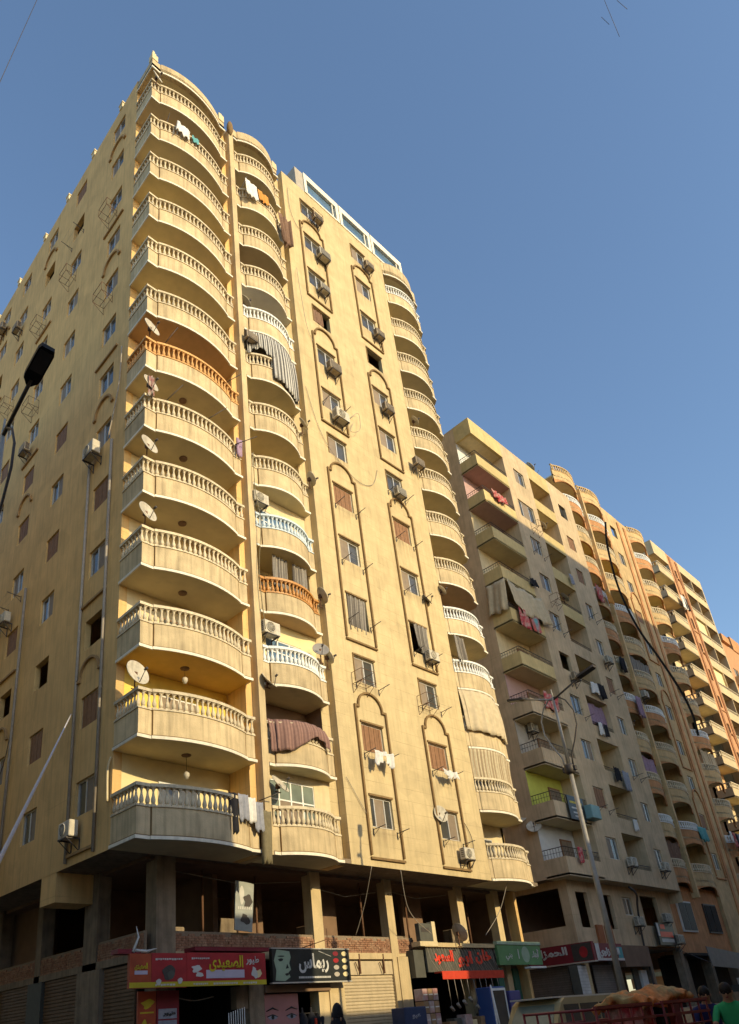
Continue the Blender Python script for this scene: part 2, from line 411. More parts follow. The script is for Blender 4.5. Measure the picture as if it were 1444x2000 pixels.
# ------------------------------------------------------------------ generic builders
ORD = ['', 'lowest', 'second', 'third', 'fourth', 'fifth', 'sixth', 'seventh', 'eighth', 'ninth', 'tenth', 'eleventh', 'twelfth', 'topmost']
def Fp(u, out, z): return (X0+u, Y0-out, z)
def Sp(v, out, z): return (X0-out, Y0+v, z)
SR = -PI/2
_bal = {}
def baluster_mesh(m, h=.57, r=.07, k=8):
    key = (m.name, h, r, k)
    if key not in _bal:
        b = MB(); b.box(-r*.95, r*.95, -r*.95, r*.95, 0, h*.09)
        b.lathe([(r*.55, h*.09), (r*.95, h*.22), (r*1.0, h*.34), (r*.55, h*.56), (r*.42, h*.72), (r*.5, h*.8), (r*.8, h*.88), (r*.8, h*.92)], k)
        b.box(-r*.95, r*.95, -r*.95, r*.95, h*.92, h)
        _bal[key] = b.mesh('baluster', m)
    return _bal[key]
_wm = {}
def window(parent, kind, s, z, w, h, side=False, inset=.12, alu=None, panel=None):
    """window part with pane / shutter sub-parts; wall coordinates of its building"""
    if kind == 'dark': return None
    alu = alu or ALU; panel = panel or (BROWNSH if kind == 'brown' else TAUPE)
    loc = (inset, s, z) if side else (s, inset, z); rz = SR if side else 0
    key = (kind, round(w, 2), round(h, 2), alu.name, panel.name)
    if key not in _wm:
        f = MB(); t = .055; d = {}
        hw = w/2
        f.box(-hw, hw, -.04, .05, 0, t); f.box(-hw, hw, -.04, .05, h-t, h); f.box(-hw, -hw+t, -.04, .05, t, h-t); f.box(hw-t, hw, -.04, .05, t, h-t)
        def pane(a, b): return MB().box(a, b, -.004, .012, t, h-t).mesh('pane', GLASS)
        def pan(a, b):
            q = MB(); q.box(a, b, -.03, .0, t, h-t); return q.mesh('shutter', panel)
        if kind in ('half', 'halfr', 'glass'):
            f.box(-t/2, t/2, -.055, .04, t, h-t)
            f.box(-hw+t, -hw+t+.03, -.045, .0, t, h-t); f.box(hw-t-.03, hw-t, -.045, .0, t, h-t)
            L_ = (-hw+t, -t/2); R_ = (t/2, hw-t)
            d['a'] = pan(*L_) if kind == 'half' else pane(*L_)
            d['b'] = pan(*R_) if kind == 'halfr' else pane(*R_)
        elif kind == 'three':
            for x in (-hw*.55, hw*.35): f.box(x-t/2, x+t/2, -.055, .04, t, h-t)
            d['a'] = pane(-hw+t, -hw*.55-t/2); d['b'] = pan(-hw*.55+t/2, hw*.35-t/2); d['c'] = pane(hw*.35+t/2, hw-t)
        elif kind == 'brown':
            q = MB(); n = max(3, round(w/.16))
            for i in range(n):
                a = -hw+t+(w-2*t)*i/n; b = -hw+t+(w-2*t)*(i+1)/n
                q.box(a+.006, b-.006, -.06-(i % 2)*.008, .0, t, h-t)
            q.box(-hw+t, hw-t, 0.0, .01, t, h-t)
            d['a'] = q.mesh('shutter', panel)
        _wm[key] = (f.mesh('window', alu), d)
    fm, d = _wm[key]
    o = link('window', fm, parent, loc, rz)
    for m in d.values(): link(m.name.split('.')[0], m, o)
    return o

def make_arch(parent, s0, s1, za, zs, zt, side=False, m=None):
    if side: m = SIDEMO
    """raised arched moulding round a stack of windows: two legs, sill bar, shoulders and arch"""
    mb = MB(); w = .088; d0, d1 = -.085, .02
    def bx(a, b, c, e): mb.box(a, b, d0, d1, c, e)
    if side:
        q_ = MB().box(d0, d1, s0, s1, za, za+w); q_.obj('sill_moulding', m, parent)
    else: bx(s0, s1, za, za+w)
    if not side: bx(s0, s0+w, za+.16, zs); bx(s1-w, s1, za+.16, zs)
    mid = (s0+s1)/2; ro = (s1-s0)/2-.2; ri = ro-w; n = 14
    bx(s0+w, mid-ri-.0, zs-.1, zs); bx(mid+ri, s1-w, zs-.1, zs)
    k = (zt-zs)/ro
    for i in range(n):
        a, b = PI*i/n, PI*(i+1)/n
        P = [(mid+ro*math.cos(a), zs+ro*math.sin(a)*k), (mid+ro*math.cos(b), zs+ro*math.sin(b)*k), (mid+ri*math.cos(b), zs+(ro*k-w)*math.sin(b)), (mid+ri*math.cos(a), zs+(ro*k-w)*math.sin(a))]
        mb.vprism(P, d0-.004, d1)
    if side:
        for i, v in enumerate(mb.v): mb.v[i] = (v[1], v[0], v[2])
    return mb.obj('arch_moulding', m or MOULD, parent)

# ------------------------------------------------------------------ the tall corner building
FH = 3.015; Z1 = 6.78; NF = 13
def ZK(k): return Z1+(k-1)*FH
WID, DEP = 20.9, 24.0
TB = thing('apartment_building', 'tall golden stucco corner block with thirteen rows of curved balustrade balconies', 'building', (X0, Y0, 0))
FRONT = lambda s, d, z: (s, d, z)
SIDE = lambda s, d, z: (d, s, z)

# window schedules ----------------------------------------------------------
W1 = {1: 'three', 2: 'brown', 3: 'half', 4: 'dark', 5: 'half', 6: 'brown', 7: 'half', 8: 'half', 9: 'glass', 10: 'dark', 11: 'glass', 12: 'glass', 13: 'glass'}
W2 = {1: 'halfr', 2: 'brown', 3: 'half', 4: 'dark', 5: 'half', 6: 'brown', 7: 'glass', 8: 'half', 9: 'half', 10: 'dark', 11: 'glass', 12: 'half', 13: 'half'}
SA = {1: 'halfr', 2: 'brown', 3: 'dark', 4: 'halfr', 5: 'brown', 6: 'half', 7: 'glass', 8: 'glass', 9: 'halfr', 10: 'halfr', 11: 'glass', 12: 'half', 13: 'half'}
SBc = {1: 'halfr', 2: 'brown', 3: 'dark', 4: 'halfr', 5: 'brown', 6: 'halfr', 7: 'brown', 8: 'half', 9: 'half', 10: 'halfr', 11: 'glass', 12: 'dark', 13: 'brown'}
SCc = {1: 'brown', 2: 'halfr', 3: 'dark', 4: 'brown', 5: 'half', 6: 'brown', 7: 'brown', 8: 'glass', 9: 'glass', 10: 'half', 11: 'glass', 12: 'dark', 13: 'half'}
SDc = {1: 'half', 2: 'brown', 3: 'brown', 4: 'half', 5: 'half', 6: 'halfr', 7: 'half', 8: 'brown', 9: 'glass', 10: 'half', 11: 'glass', 12: 'half', 13: 'glass'}
SEc = {1: 'half', 2: 'brown', 3: 'half', 4: 'half', 5: 'brown', 6: 'halfr', 7: 'half', 8: 'glass', 9: 'half', 10: 'half', 11: 'dark', 12: 'half', 13: 'half'}
def zwin(k): return 9.43+FH*(k-1)-1.16
fh = []; fw_ = []
for k in range(1, NF+1):
    for c, tb in ((10.55, W1), (14.76, W2)):
        hh = 1.55 if (tb[k] == 'dark' and k == 4) else 1.18
        fh.append((c-.63, c+.63, zwin(k)+1.18-hh, zwin(k)+1.18)); fw_.append((c, tb[k], k))
sh = []; sw_ = []
for k in range(1, NF+1):
    for c, tb in ((3.2, SA), (7.35, SBc), (10.85, SCc), (14.5, SDc), (17.6, SEc), (21.2, SBc)):
        sh.append((c-.6, c+.6, zwin(k), zwin(k)+1.18)); sw_.append((c, tb[k]))
wf = MB()
wall_holes(wf, 8.57, 17.15, Z1, 46.9, fh, FRONT, .22)
wf.quad((8.57, 0, Z1), (8.57, .35, Z1), (8.57, .35, 46.9), (8.57, 0, 46.9))
wf.quad((8.1, .35, Z1), (8.57, .35, Z1), (8.57, .35, 46.4), (8.1, .35, 46.4))
wf.quad((17.15, 0, Z1), (17.15, 1.2, Z1), (17.15, 1.2, 46.9), (17.15, 0, 46.9))
wf.quad((8.57, 0, 46.9), (17.15, 0, 46.9), (17.15, .2, 46.9), (8.57, .2, 46.9)); wf.quad((8.57, .2, 45.9), (17.15, .2, 45.9), (17.15, .2, 46.9), (8.57, .2, 46.9))
wf.obj('wall', STUCCO, TB)
ws = MB()
wall_holes(ws, 1.43, DEP, Z1, 46.75, sh, SIDE, .22)
ws.quad((0, 1.43, Z1), (.3, 1.43, Z1), (.3, 1.43, 46.0), (0, 1.43, 46.0))
ws.quad((0, 1.43, 46.75), (.2, 1.43, 46.75), (.2, DEP, 46.75), (0, DEP, 46.75)); ws.quad((.2, 1.43, 45.9), (.2, DEP, 45.9), (.2, DEP, 46.75), (.2, 1.43, 46.75))
ws.obj('wall', SIDEST, TB)
# rear and far sides, roof, soffit
rb = MB()
rb.box(WID-.2, WID, 1.3, DEP, 0, 46.75); rb.box(0.2, WID-.2, DEP-.2, DEP, 0, 46.5)
rb.obj('wall', SIDEST, TB)
MB().box(.02, WID-.21, 1.6, DEP-.21, 45.98, 46.15).obj('roof', CONC, TB)
sf = MB()
sf.box(.01, WID-.03, .02, 1.72, Z1+.01, Z1+.16); sf.box(.01, 1.4, 1.72, DEP-.21, Z1+.01, Z1+.16)
sf.obj('soffit', CONC, TB)
MB().box(.01, 1.31, 4.85, 5.92, 5.85, Z1+.005).obj('dropped_beam', SIDEST, TB)
for v in (3.1, 6.15, 9.25, 12.3, 16.1, 19.5):
    p = MB(); p.box(-.04, .26, v-.16, v+.16, 46.75, 47.12); p.box(-.07, .29, v-.2, v+.2, 47.12, 47.2); p.obj('parapet_post', CREAM, TB)
# drain pipes and vertical joints of the side wall
for v in (2.33, 4.12, 9.6, 12.3, 16.4):
    MB().tube([(-.07, v, 6.9), (-.07, v, 23.0 if v < 5 else 20)], .055, 8).obj('drain_pipe', GREYP, TB)
for sA in (2.32, 9.95, 16.6):
    for za, zs, zt in ((16.13, 25.3, 25.95), (28.2, 34.4, 35.0), (37.2, 43.4, 43.95), (7.05, 13.2, 13.85)):
        make_arch(TB, sA, sA+1.85, za, zs, zt, side=True)
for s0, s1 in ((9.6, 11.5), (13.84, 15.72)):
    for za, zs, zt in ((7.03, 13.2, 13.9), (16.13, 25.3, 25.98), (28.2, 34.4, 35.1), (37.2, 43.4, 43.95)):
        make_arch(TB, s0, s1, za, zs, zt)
# windows
for (c, kd, k) in fw_:
    w_ = window(TB, kd, c, zwin(k), 1.25, 1.18)
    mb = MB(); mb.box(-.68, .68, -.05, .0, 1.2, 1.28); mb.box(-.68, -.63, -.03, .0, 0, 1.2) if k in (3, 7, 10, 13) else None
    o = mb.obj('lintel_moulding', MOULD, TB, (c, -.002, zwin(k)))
for (c, kd) in sw_: window(TB, kd, c, zwin(int(0)) if 0 else 0, 1.19, 1.18, side=True) if False else None
for k in range(1, NF+1):
    for c, tb in ((3.2, SA), (7.35, SBc), (10.85, SCc), (14.5, SDc), (17.6, SEc), (21.2, SBc)):
        window(TB, tb[k], c, zwin(k), 1.19, 1.18, side=True)
# fins between balcony stacks
fn = MB(); fn.box(4.72, 5.0, -.02, 1.45, Z1-.02, 46.35); fn.obj('fin_wall', STUCCO2, TB)
fn = MB(); fn.box(4.43, 4.72, .35, 1.45, Z1-.01, 46.3); fn.obj('fin_wall', SIDEST, TB)
fn = MB(); fn.box(8.17, 8.56, .352, 1.2, Z1-.01, 46.3); fn.obj('fin_wall', SIDEST, TB)

# balcony stacks
def col_path(c):
    if c == 'A': return [(0, 1.43), (0, 0), (.46, 0), (.47, -.05)] + arc_path((.47, -.05), (4.0, -.05), .36, 14)[1:-1] + [(4.0, -.05), (4.01, 0), (4.43, 0), (4.43, .35)]
    if c == 'B': return [(5.01, 0), (5.3, 0), (5.31, -.05)] + arc_path((5.31, -.05), (7.8, -.05), .38, 12)[1:-1] + [(7.8, -.05), (7.81, 0), (8.15, 0), (8.15, .35)]
    return [(17.16, -.0), (17.35, -.02), (17.36, -.06)] + arc_path((17.36, -.06), (20.2, -.02), .36, 12)[1:-1] + [(20.2, -.02), (20.21, .04), (20.7, .1), (20.9, .35), (20.9, 1.3)]
def back_pts(c):
    if c == 'A': return [(4.6, .36), (4.6, 1.5), (0.02, 1.5)]
    if c == 'B': return [(8.15, 1.22), (5.01, 1.22)]
    return [(20.88, 1.32), (17.16, 1.32)]
ceil_col = {('A', 8): ORANGEW, ('A', 3): YELCEIL, ('A', 10): PALEYEL, ('A', 11): PALEYEL, ('A', 9): PALEYEL, ('B', 7): PALEYEL, ('B', 4): ORANGEW, ('B', 10): WHITEW, ('C', 6): ORANGEW, ('B', 9): GREYW}
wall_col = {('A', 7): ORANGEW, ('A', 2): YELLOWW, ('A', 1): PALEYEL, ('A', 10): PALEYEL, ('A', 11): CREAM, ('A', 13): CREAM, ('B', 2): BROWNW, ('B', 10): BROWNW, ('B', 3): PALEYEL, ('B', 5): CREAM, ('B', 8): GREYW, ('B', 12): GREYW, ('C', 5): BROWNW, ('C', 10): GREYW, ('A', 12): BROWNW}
bal_col = {('A', 7): BALORANGE, ('B', 4): BALBROWN, ('B', 5): BALBLUE, ('B', 3): BALWHITE, ('B', 9): BALWHITE, ('C', 13): BALWHITE, ('C', 4): BALWHITE, ('C', 5): BALWHITE}
small_stuff = 0
for c in 'ABC':
    path = col_path(c); bp = back_pts(c)
    for k in range(1, NF+1):
        z = ZK(k)
        b = MB()
        band(b, path, 0, .1, z+.05, z+.93)
        b.prism([(x, y) for x, y in path] + bp, z, z+.12, 0, 1)
        if c == 'A': b.box(.46, .48, -.062, .0, z+.1, z+.93, 2); b.box(3.985, 4.005, -.062, -.0, z+.1, z+.93, 2)
        if c == 'B': b.box(5.3, 5.32, -.062, .0, z+.1, z+.93, 2); b.box(7.785, 7.805, -.062, 0, z+.1, z+.93, 2)
        bo = b.obj('balcony', [PARAP, ceil_col.get((c, k), CEIL), MOULD], TB)
        t = MB(); band(t, path, .05, -.002, z-.012, z+.085); band(t, path, .028, -.002, z+.085, z+.12, 1); t.obj('trim', [TRIMW, MOULD], bo)
        bm = bal_col.get((c, k), BALW)
        hr = MB(); band(hr, path, .05, .15, z+1.52, z+1.62); band(hr, path, .03, .13, z+.93, z+.975); hr.obj('hand_rail', BALW if bm in (BALBROWN,) and 0 else bm, bo)
        cpth = offset_path(path, -.05)
        spots = resample(cpth, .185 if c != 'A' else .2, .12, .1 if c != 'C' else .2)
        big = (c == 'A' and k <= 6) or (c == 'B' and k <= 5) or (c == 'C' and k <= 3)
        me = baluster_mesh(bm)
        if big:
            for x, y, a in spots: link('baluster', me, bo, (x, y, z+.965), a)
        else:
            j = MB(); base = me
            vs = [v.co.copy() for v in base.vertices]; fs = [tuple(p.vertices) for p in base.polygons]; sm = [p.use_smooth for p in base.polygons]
            for x, y, a in spots:
                n = len(j.v); ca, sa = math.cos(a), math.sin(a)
                j.v += [(x+v.x*ca-v.y*sa, y+v.x*sa+v.y*ca, z+.965+v.z) for v in vs]
                for f_, s_ in zip(fs, sm): j.face(tuple(n+i for i in f_), 0, s_)
            j.obj('balusters', bm, bo, kind='stuff')
        # recess behind the balcony: painted walls and a balcony door
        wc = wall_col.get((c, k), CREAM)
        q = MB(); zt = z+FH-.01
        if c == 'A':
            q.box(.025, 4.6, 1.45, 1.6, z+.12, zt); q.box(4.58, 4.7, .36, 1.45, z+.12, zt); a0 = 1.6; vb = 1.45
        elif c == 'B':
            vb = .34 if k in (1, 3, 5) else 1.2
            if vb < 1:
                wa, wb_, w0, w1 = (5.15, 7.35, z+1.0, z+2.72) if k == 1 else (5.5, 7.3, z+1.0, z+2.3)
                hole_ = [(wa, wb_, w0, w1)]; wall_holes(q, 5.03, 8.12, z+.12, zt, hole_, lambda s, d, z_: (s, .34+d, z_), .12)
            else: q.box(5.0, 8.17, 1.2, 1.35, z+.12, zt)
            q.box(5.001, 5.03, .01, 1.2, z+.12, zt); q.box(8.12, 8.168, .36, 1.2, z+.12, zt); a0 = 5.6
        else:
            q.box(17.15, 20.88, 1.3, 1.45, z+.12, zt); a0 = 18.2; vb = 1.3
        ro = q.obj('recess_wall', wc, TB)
        if c == 'B' and vb < 1:
            n_ = 4 if k == 1 else 3; wd = (wb_-wa)/n_; fr = MB(); cx0 = (wa+wb_)/2
            for i in range(n_+1): x_ = wa+i*wd; fr.box(x_-.03, x_+.03, .36, .42, w0, w1)
            fr.box(wa, wb_, .362, .418, w0, w0+.05); fr.box(wa, wb_, .362, .418, w1-.05, w1); fr.box(wa, wb_, .364, .416, w0+(w1-w0)*.58, w0+(w1-w0)*.58+.05)
            wo = fr.obj('window', ALUW, ro)
            for i in range(n_):
                for a_, b_ in ((w0+.05, w0+(w1-w0)*.58), (w0+(w1-w0)*.58+.05, w1-.05)): MB().box(wa+i*wd+.03, wa+(i+1)*wd-.03, .385, .395, a_, b_).obj('pane', (TAUPE if (i in (1, 2) and a_ < w0+.1 and k == 1) else GLASSG if k == 1 else GLASSB), wo)
        d = MB(); d.box(a0, a0+1.5, vb-.05, vb, z+.14, z+2.3); d.box(a0+.06, a0+.72, vb-.065, vb-.05, z+.2, z+2.24, 1); d.box(a0+.78, a0+1.44, vb-.065, vb-.05, z+.2, z+2.24, 1)
        if not ((c, k) in (('B', 1), ('B', 5), ('B', 3))): d.obj('balcony_door', [ALU if k % 3 else BROWNSH, GLASS if k % 2 else TAUPE], ro)
# roof bands over the stacks
for c, (za, zb_) in (('A', (45.66, 46.5)), ('B', (45.75, 46.68)), ('C', (45.62, 46.85))):
    path = col_path(c); b = MB(); band(b, path, 0.0, .18, za, zb_); b.prism([(x, y) for x, y in path]+back_pts(c), za+.02, 46.1, 0, 1)
    bo = b.obj('roof_parapet', [PARAP, CEIL], TB); t = MB(); band(t, path, .05, -.002, za-.02, za+.09); t.obj('trim', TRIMW, bo)
p = MB(); p.box(-.03, .3, -.03, .3, 46.5, 46.95); p.box(-.0, .2, .0, .2, 46.95, 47.12); p.box(.02, .13, .02, .14, 47.12, 47.3); p.obj('parapet_post', CREAM, TB)
for u in (4.2, 7.95): p = MB(); p.box(u-.12, u+.22, -.04, .2, 46.4, 46.95); p.box(u-.06, u+.12, 0, .15, 46.95, 47.1); p.obj('parapet_post', CREAM, TB)
p = MB(); p.lathe([(.01, -.62), (.10, -.5), (.16, -.25), (.18, 0), (.15, .3), (.09, .5), (.01, .6)], 12, (4.80, -.05, 46.35)); p.obj('fin_cap', MOULD, TB)
# roof rooms with white framed glazing
rr = MB()
rr.box(9.75, 10.4, 0.0, 4, 46.9, 48.7); rr.box(10.4, 19.5, .3, 4, 46.9, 48.6); rr.obj('roof_room', GREYW, TB)
for a, b in ((10.43, 13.38), (13.46, 16.32), (16.4, 19.5)):
    f = MB(); f.box(a, b, -.05, .28, 48.3, 48.8); f.box(a, a+.22, -.05, .28, 46.9, 48.3); f.box(b-.25, b, -.05, .28, 46.9, 48.3); f.box(a+.22, b-.25, -.04, .28, 46.9, 47.05)
    f.box(b-.55, b-.47, -.0, .1, 47.05, 48.3)
    fo = f.obj('window', TRIMW, TB); MB().box(a+.22, b-.25, .12, .15, 47.05, 48.3).obj('pane', GLASSB, fo)

# ------------------------------------------------------------------ mezzanine and shops of the tall building
cl = [(1.68, 2.35, 1.6, 2.2), (8.02, 8.5, 1.6, 2.05), (12.0, 12.42, 1.6, 2.0), (16.66, 17.1, 1.6, 2.0), (19.5, 19.92, 1.6, 2.0)]
for a, b, c_, d_ in cl: MB().box(a, b, c_, d_, .1, Z1+.02).obj('column', CONC if a < 2 else STUCCO2, TB)
for v0, v1 in ((4.45, 5.35), (8.5, 8.92), (12.2, 12.7), (16, 16.5), (20, 20.5)): MB().box(1.3, 1.75, v0, v1, .1, Z1+.02).obj('column', CONC, TB)
def brick_band(s0, s1, z0, z1, side):
    back = MB(); back.box(s0, s1, .03, .14, z0, z1)
    br = MB(); bl, bh, gp = .22, .062, .012; rows = int((z1-z0)/(bh+gp))
    for r_ in range(rows):
        x = s0-(bl/2 if r_ % 2 else 0)
        zz = z0+r_*(bh+gp)
        while x < s1:
            a, b = max(x, s0), min(x+bl, s1)
            if b-a > .03 and not (r_ == rows-1 and random.random() < .25):
                j = random.uniform(-.012, .01); br.box(a, b, j, .05, zz, zz+bh)
            x += bl+gp
    for m_ in (back, br):
        for i, v in enumerate(m_.v): m_.v[i] = (v[1]+1.33, v[0], v[2]) if side else (v[0], v[1]+1.63, v[2])
    bo = back.obj('brick_parapet', MORTAR, TB); br.obj('bricks', BRICK, bo, kind='stuff')
for a, b in ((2.36, 8.01), (8.51, 11.99), (12.43, 13.4)): brick_band(a, b, 4.02, 4.6, False)
for a, b in ((1.76, 4.44), (5.36, 8.49), (8.93, 12.19), (12.71, 15.99), (16.51, 19.99)): brick_band(a, b, 4.02, 4.6, True)
bm_ = MB(); bm_.box(2.36, 8.0, 1.6, 2.0, 3.8, 4.015); bm_.box(8.5, 12.0, 1.6, 2.0, 3.8, 4.015); bm_.box(12.42, 19.5, 1.66, 2.0, 3.9, 4.2); bm_.obj('concrete_beam', STUCCO2, TB)
bm_ = MB(); bm_.box(1.3, 1.7, 2.5, DEP-.3, 3.8, 4.015); bm_.obj('concrete_beam', CONC, TB)
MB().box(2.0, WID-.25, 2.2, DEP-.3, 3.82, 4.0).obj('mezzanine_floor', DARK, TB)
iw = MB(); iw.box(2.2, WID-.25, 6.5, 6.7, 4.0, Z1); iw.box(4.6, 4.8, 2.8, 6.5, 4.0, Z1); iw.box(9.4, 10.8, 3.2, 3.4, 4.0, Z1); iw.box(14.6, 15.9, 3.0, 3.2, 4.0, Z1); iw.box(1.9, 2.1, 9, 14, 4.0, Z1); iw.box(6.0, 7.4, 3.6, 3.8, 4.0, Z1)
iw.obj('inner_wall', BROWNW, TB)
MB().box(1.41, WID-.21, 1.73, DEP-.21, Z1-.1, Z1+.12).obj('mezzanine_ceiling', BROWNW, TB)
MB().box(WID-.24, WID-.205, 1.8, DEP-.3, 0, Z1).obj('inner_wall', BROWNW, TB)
# roller shutters
def roller(s0, s1, z0, z1, m, side=False, parent=TB, pl=1.72):
    """one shutter: housing, and every slat a part"""
    h = MB(); h.box(-(s1-s0)/2, (s1-s0)/2, .04, .09, z0, z1)
    loc = (pl, (s0+s1)/2, 0) if side else ((s0+s1)/2, pl, 0)
    ho = h.obj('roller_shutter', DARK, parent, loc, SR if side else 0)
    sl = MB(); sl.vprism([(-(s1-s0)/2+.02, 0), ((s1-s0)/2-.02, 0), ((s1-s0)/2-.02, .1), (-(s1-s0)/2+.02, .1)], 0.0, .03)
    sl.box(-(s1-s0)/2+.02, (s1-s0)/2-.02, -.018, 0.0, .02, .07)
    me = sl.mesh('slat', m); n = int((z1-z0)/.108)
    for i in range(n):
        zz = z1-.108*(i+1)
        if zz > 1.0: link('slat', me, ho, (0, 0, zz))
    return ho
roller(9.25, 12.15, .1, 3.25, TAN_SH); 
hb = MB(); hb.box(9.25, 12.3, 1.66, 1.95, 3.27, 3.74); hb.obj('shutter_housing', TAN_SH, TB)
hb = MB()
for u in (10.15, 11.45): hb.box(u, u+.05, 1.58, 1.66, 3.3, 3.98); hb.tube([(u-.2, 1.6, 3.7), (u-.05, 1.56, 3.3)], .02, 5)
hb.obj('housing_strut', RUST, TB)
MB().box(9.25, 12.3, 2.0, 2.1, 3.7, 3.8).obj('shop_lintel', DARK, TB)
MB().box(8.5, 9.22, 1.55, 2.0, .1, 3.75).obj('pier', STUCCO2, TB); MB().box(12.25, 12.85, 1.55, 2.0, .1, 3.88).obj('pier', STUCCO2, TB)
roller(2.15, 4.0, .1, 3.75, BRN_SH, True, pl=1.36); roller(5.62, 8.1, .1, 3.8, BRN_SH, True, pl=1.36); roller(9.3, 11.9, .1, 3.8, BRN_SH, True, pl=1.36); roller(12.9, 15.8, .1, 3.8, BRN_SH, True, pl=1.36)
MB().box(1.25, 1.6, 8.15, 9.25, .1, 3.8).obj('pier', GREYSIGN, TB); MB().box(1.24, 1.6, 4.1, 5.58, .1, 3.8).obj('pier', CONC, TB); MB().box(1.26, 1.6, 11.95, 12.85, .1, 3.8).obj('pier', CONC, TB)
MB().box(1.5, 1.7, 16.0, DEP-.3, .1, 3.8).obj('inner_wall', CONC, TB)
MB().box(5.0, 5.6, 1.55, 2.0, .1, 3.8).obj('pier', CONC, TB)
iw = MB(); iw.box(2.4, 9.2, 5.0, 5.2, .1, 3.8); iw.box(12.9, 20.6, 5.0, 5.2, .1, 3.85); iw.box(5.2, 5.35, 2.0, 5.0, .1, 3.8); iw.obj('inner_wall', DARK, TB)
MB().box(1.78, 19.9, 2.05, 2.2, .1, .12)

# stored junk, pipes and posts in the open mezzanine
for u, v, h, w_ in ((3.2, 3.0, .9, .5), (5.5, 3.4, 1.3, .7), (7.2, 2.6, .7, .5), (9.0, 3.0, 1.1, .6), (13.8, 2.8, .8, .6), (15.3, 2.5, .6, .5), (17.9, 3.0, 1.2, .7)):
    tag(MB().bevbox(-w_/2, w_/2, -.25, .25, 0, h, .03).obj('storage_box', CONC if u % 2 > 1 else BROWNW, None, (X0+u, Y0+v, 4.0)), 'dusty box stored in the open mezzanine, %s one from the corner' % ('first' if u < 4 else 'second' if u < 6 else 'third' if u < 8 else 'fourth' if u < 12 else 'fifth' if u < 14 else 'sixth' if u < 16.6 else 'seventh'), 'box', 'boxes stored in the open mezzanine')
for u, v in ((3.9, 2.4), (6.3, 2.6), (11.2, 2.2), (14.0, 2.3), (18.4, 2.4)): MB().tube([(u, v, 4.0), (u, v, Z1-.05)], .04, 6).obj('pipe', RUST, TB)
for u0, u1, z in ((2.4, 8.0, 6.5), (8.5, 12.0, 6.35), (12.4, 16.6, 6.5)): MB().tube([(u0, 2.1, z), ((u0+u1)/2, 2.1, z-.25), (u1, 2.1, z)], .02, 5).obj('wire', GREYP, TB)

# ------------------------------------------------------------------ beige block beyond the alley
def railing(mb, path, z0, z1, step=.12, r=.01):
    for i in range(len(path)-1): mb.tube([(path[i][0], path[i][1], z1), (path[i+1][0], path[i+1][1], z1)], r*2, 5); mb.tube([(path[i][0], path[i][1], (z0+z1)/2), (path[i+1][0], path[i+1][1], (z0+z1)/2)], r, 4)
    for x, y, a in resample(path, step): mb.tube([(x, y, z0), (x, y, z1)], r, 4, cap=False)
BX, BY = 35.1, 18.0
BB = thing('apartment_building', 'plain beige block with square solid parapet balconies beyond the alley, half in shade', 'building', (BX, BY, 0))
F2, Zb, N2 = 2.95, 7.68, 10
holes = []; wl = []
K1 = ['half', 'brown', 'halfr', 'glass', 'dark', 'half', 'half', 'three', 'three', 'half']
K2 = ['half', 'half', 'halfr', 'half', 'brown', 'half', 'half', 'brown', 'brown', 'dark']
for k in range(N2):
    z = Zb+F2*k
    if k == 8: holes.append((4.55, 6.55, z+1.05, z+2.5)); wl.append((5.55, 'three', z+1.05, 2.0, 1.45))
    else: holes.append((5.0, 6.3, z+1.25, z+2.5)); wl.append((5.65, K1[k], z+1.25, 1.3, 1.25))
    holes.append((11.15, 12.2, z+1.2, z+2.4)); wl.append((11.675, K2[k], z+1.2, 1.05, 1.2))
w = MB(); wall_holes(w, 3.75, 7.2, Zb, 38.35, [h for h in holes if h[0] < 8], FRONT, .2); wall_holes(w, 10.1, 13.5, Zb, 38.35, [h for h in holes if h[0] > 8], FRONT, .2)
for s in (7.2, 10.1): w.quad((s, 0, Zb), (s, 1.2, Zb), (s, 1.2, 38.3), (s, 0, 38.3))
w.quad((3.75, 0, Zb), (3.75, 1.25, Zb), (3.75, 1.25, 38.3), (3.75, 0, 38.3))
w.quad((3.75, 0, Zb), (13.5, 0, Zb), (13.5, 1.3, Zb), (3.75, 1.3, Zb))
w.quad((13.5, 0, 7.0), (13.5, 24, 7.0), (13.5, 24, 38.35), (13.5, 0, 38.35))
w.obj('wall', B2W, BB)
w = MB(); wall_holes(w, 1.25, 24, Zb, 38.35, [], SIDE, .2); w.box(.1, 13.4, 23.8, 24, 0, 38); w.obj('wall', B2W, BB)
for (c, kd, z, ww, hh) in wl: window(BB, kd, c, z, ww-.01, hh-.005, alu=ALU, panel=TAUPE if kd != 'brown' else BROWNSH)
MB().box(.02, 13.48, 1.3, 23.7, 37.2, 37.4).obj('roof', CONC, BB)
rf = MB(); band(rf, [(0, 1.25), (0, 0), (3.75, 0)], 0.004, .18, 37.0, 38.35); rf.prism([(0, 0), (3.75, 0), (3.75, 1.3), (0, 1.3)], 37.05, 37.2, 0, 1); rf.obj('roof_parapet', [B2Y, CREAM], BB)
rf = MB(); rf.box(7.2, 10.1, .0, .15, 37.0, 38.35); rf.box(7.2, 10.1, .15, 1.2, 37.05, 37.2, 1); rf.obj('roof_parapet', [B2Y, CREAM], BB)
inner = {0: WHITEW, 1: LIME, 2: GREYW, 3: PINKW, 5: BROWNW, 8: PINKW, 9: WHITEW}
inner2 = {0: GREYW, 1: PALEYEL, 2: PALEYEL, 3: WHITEW, 4: GREYW, 5: PINKW}
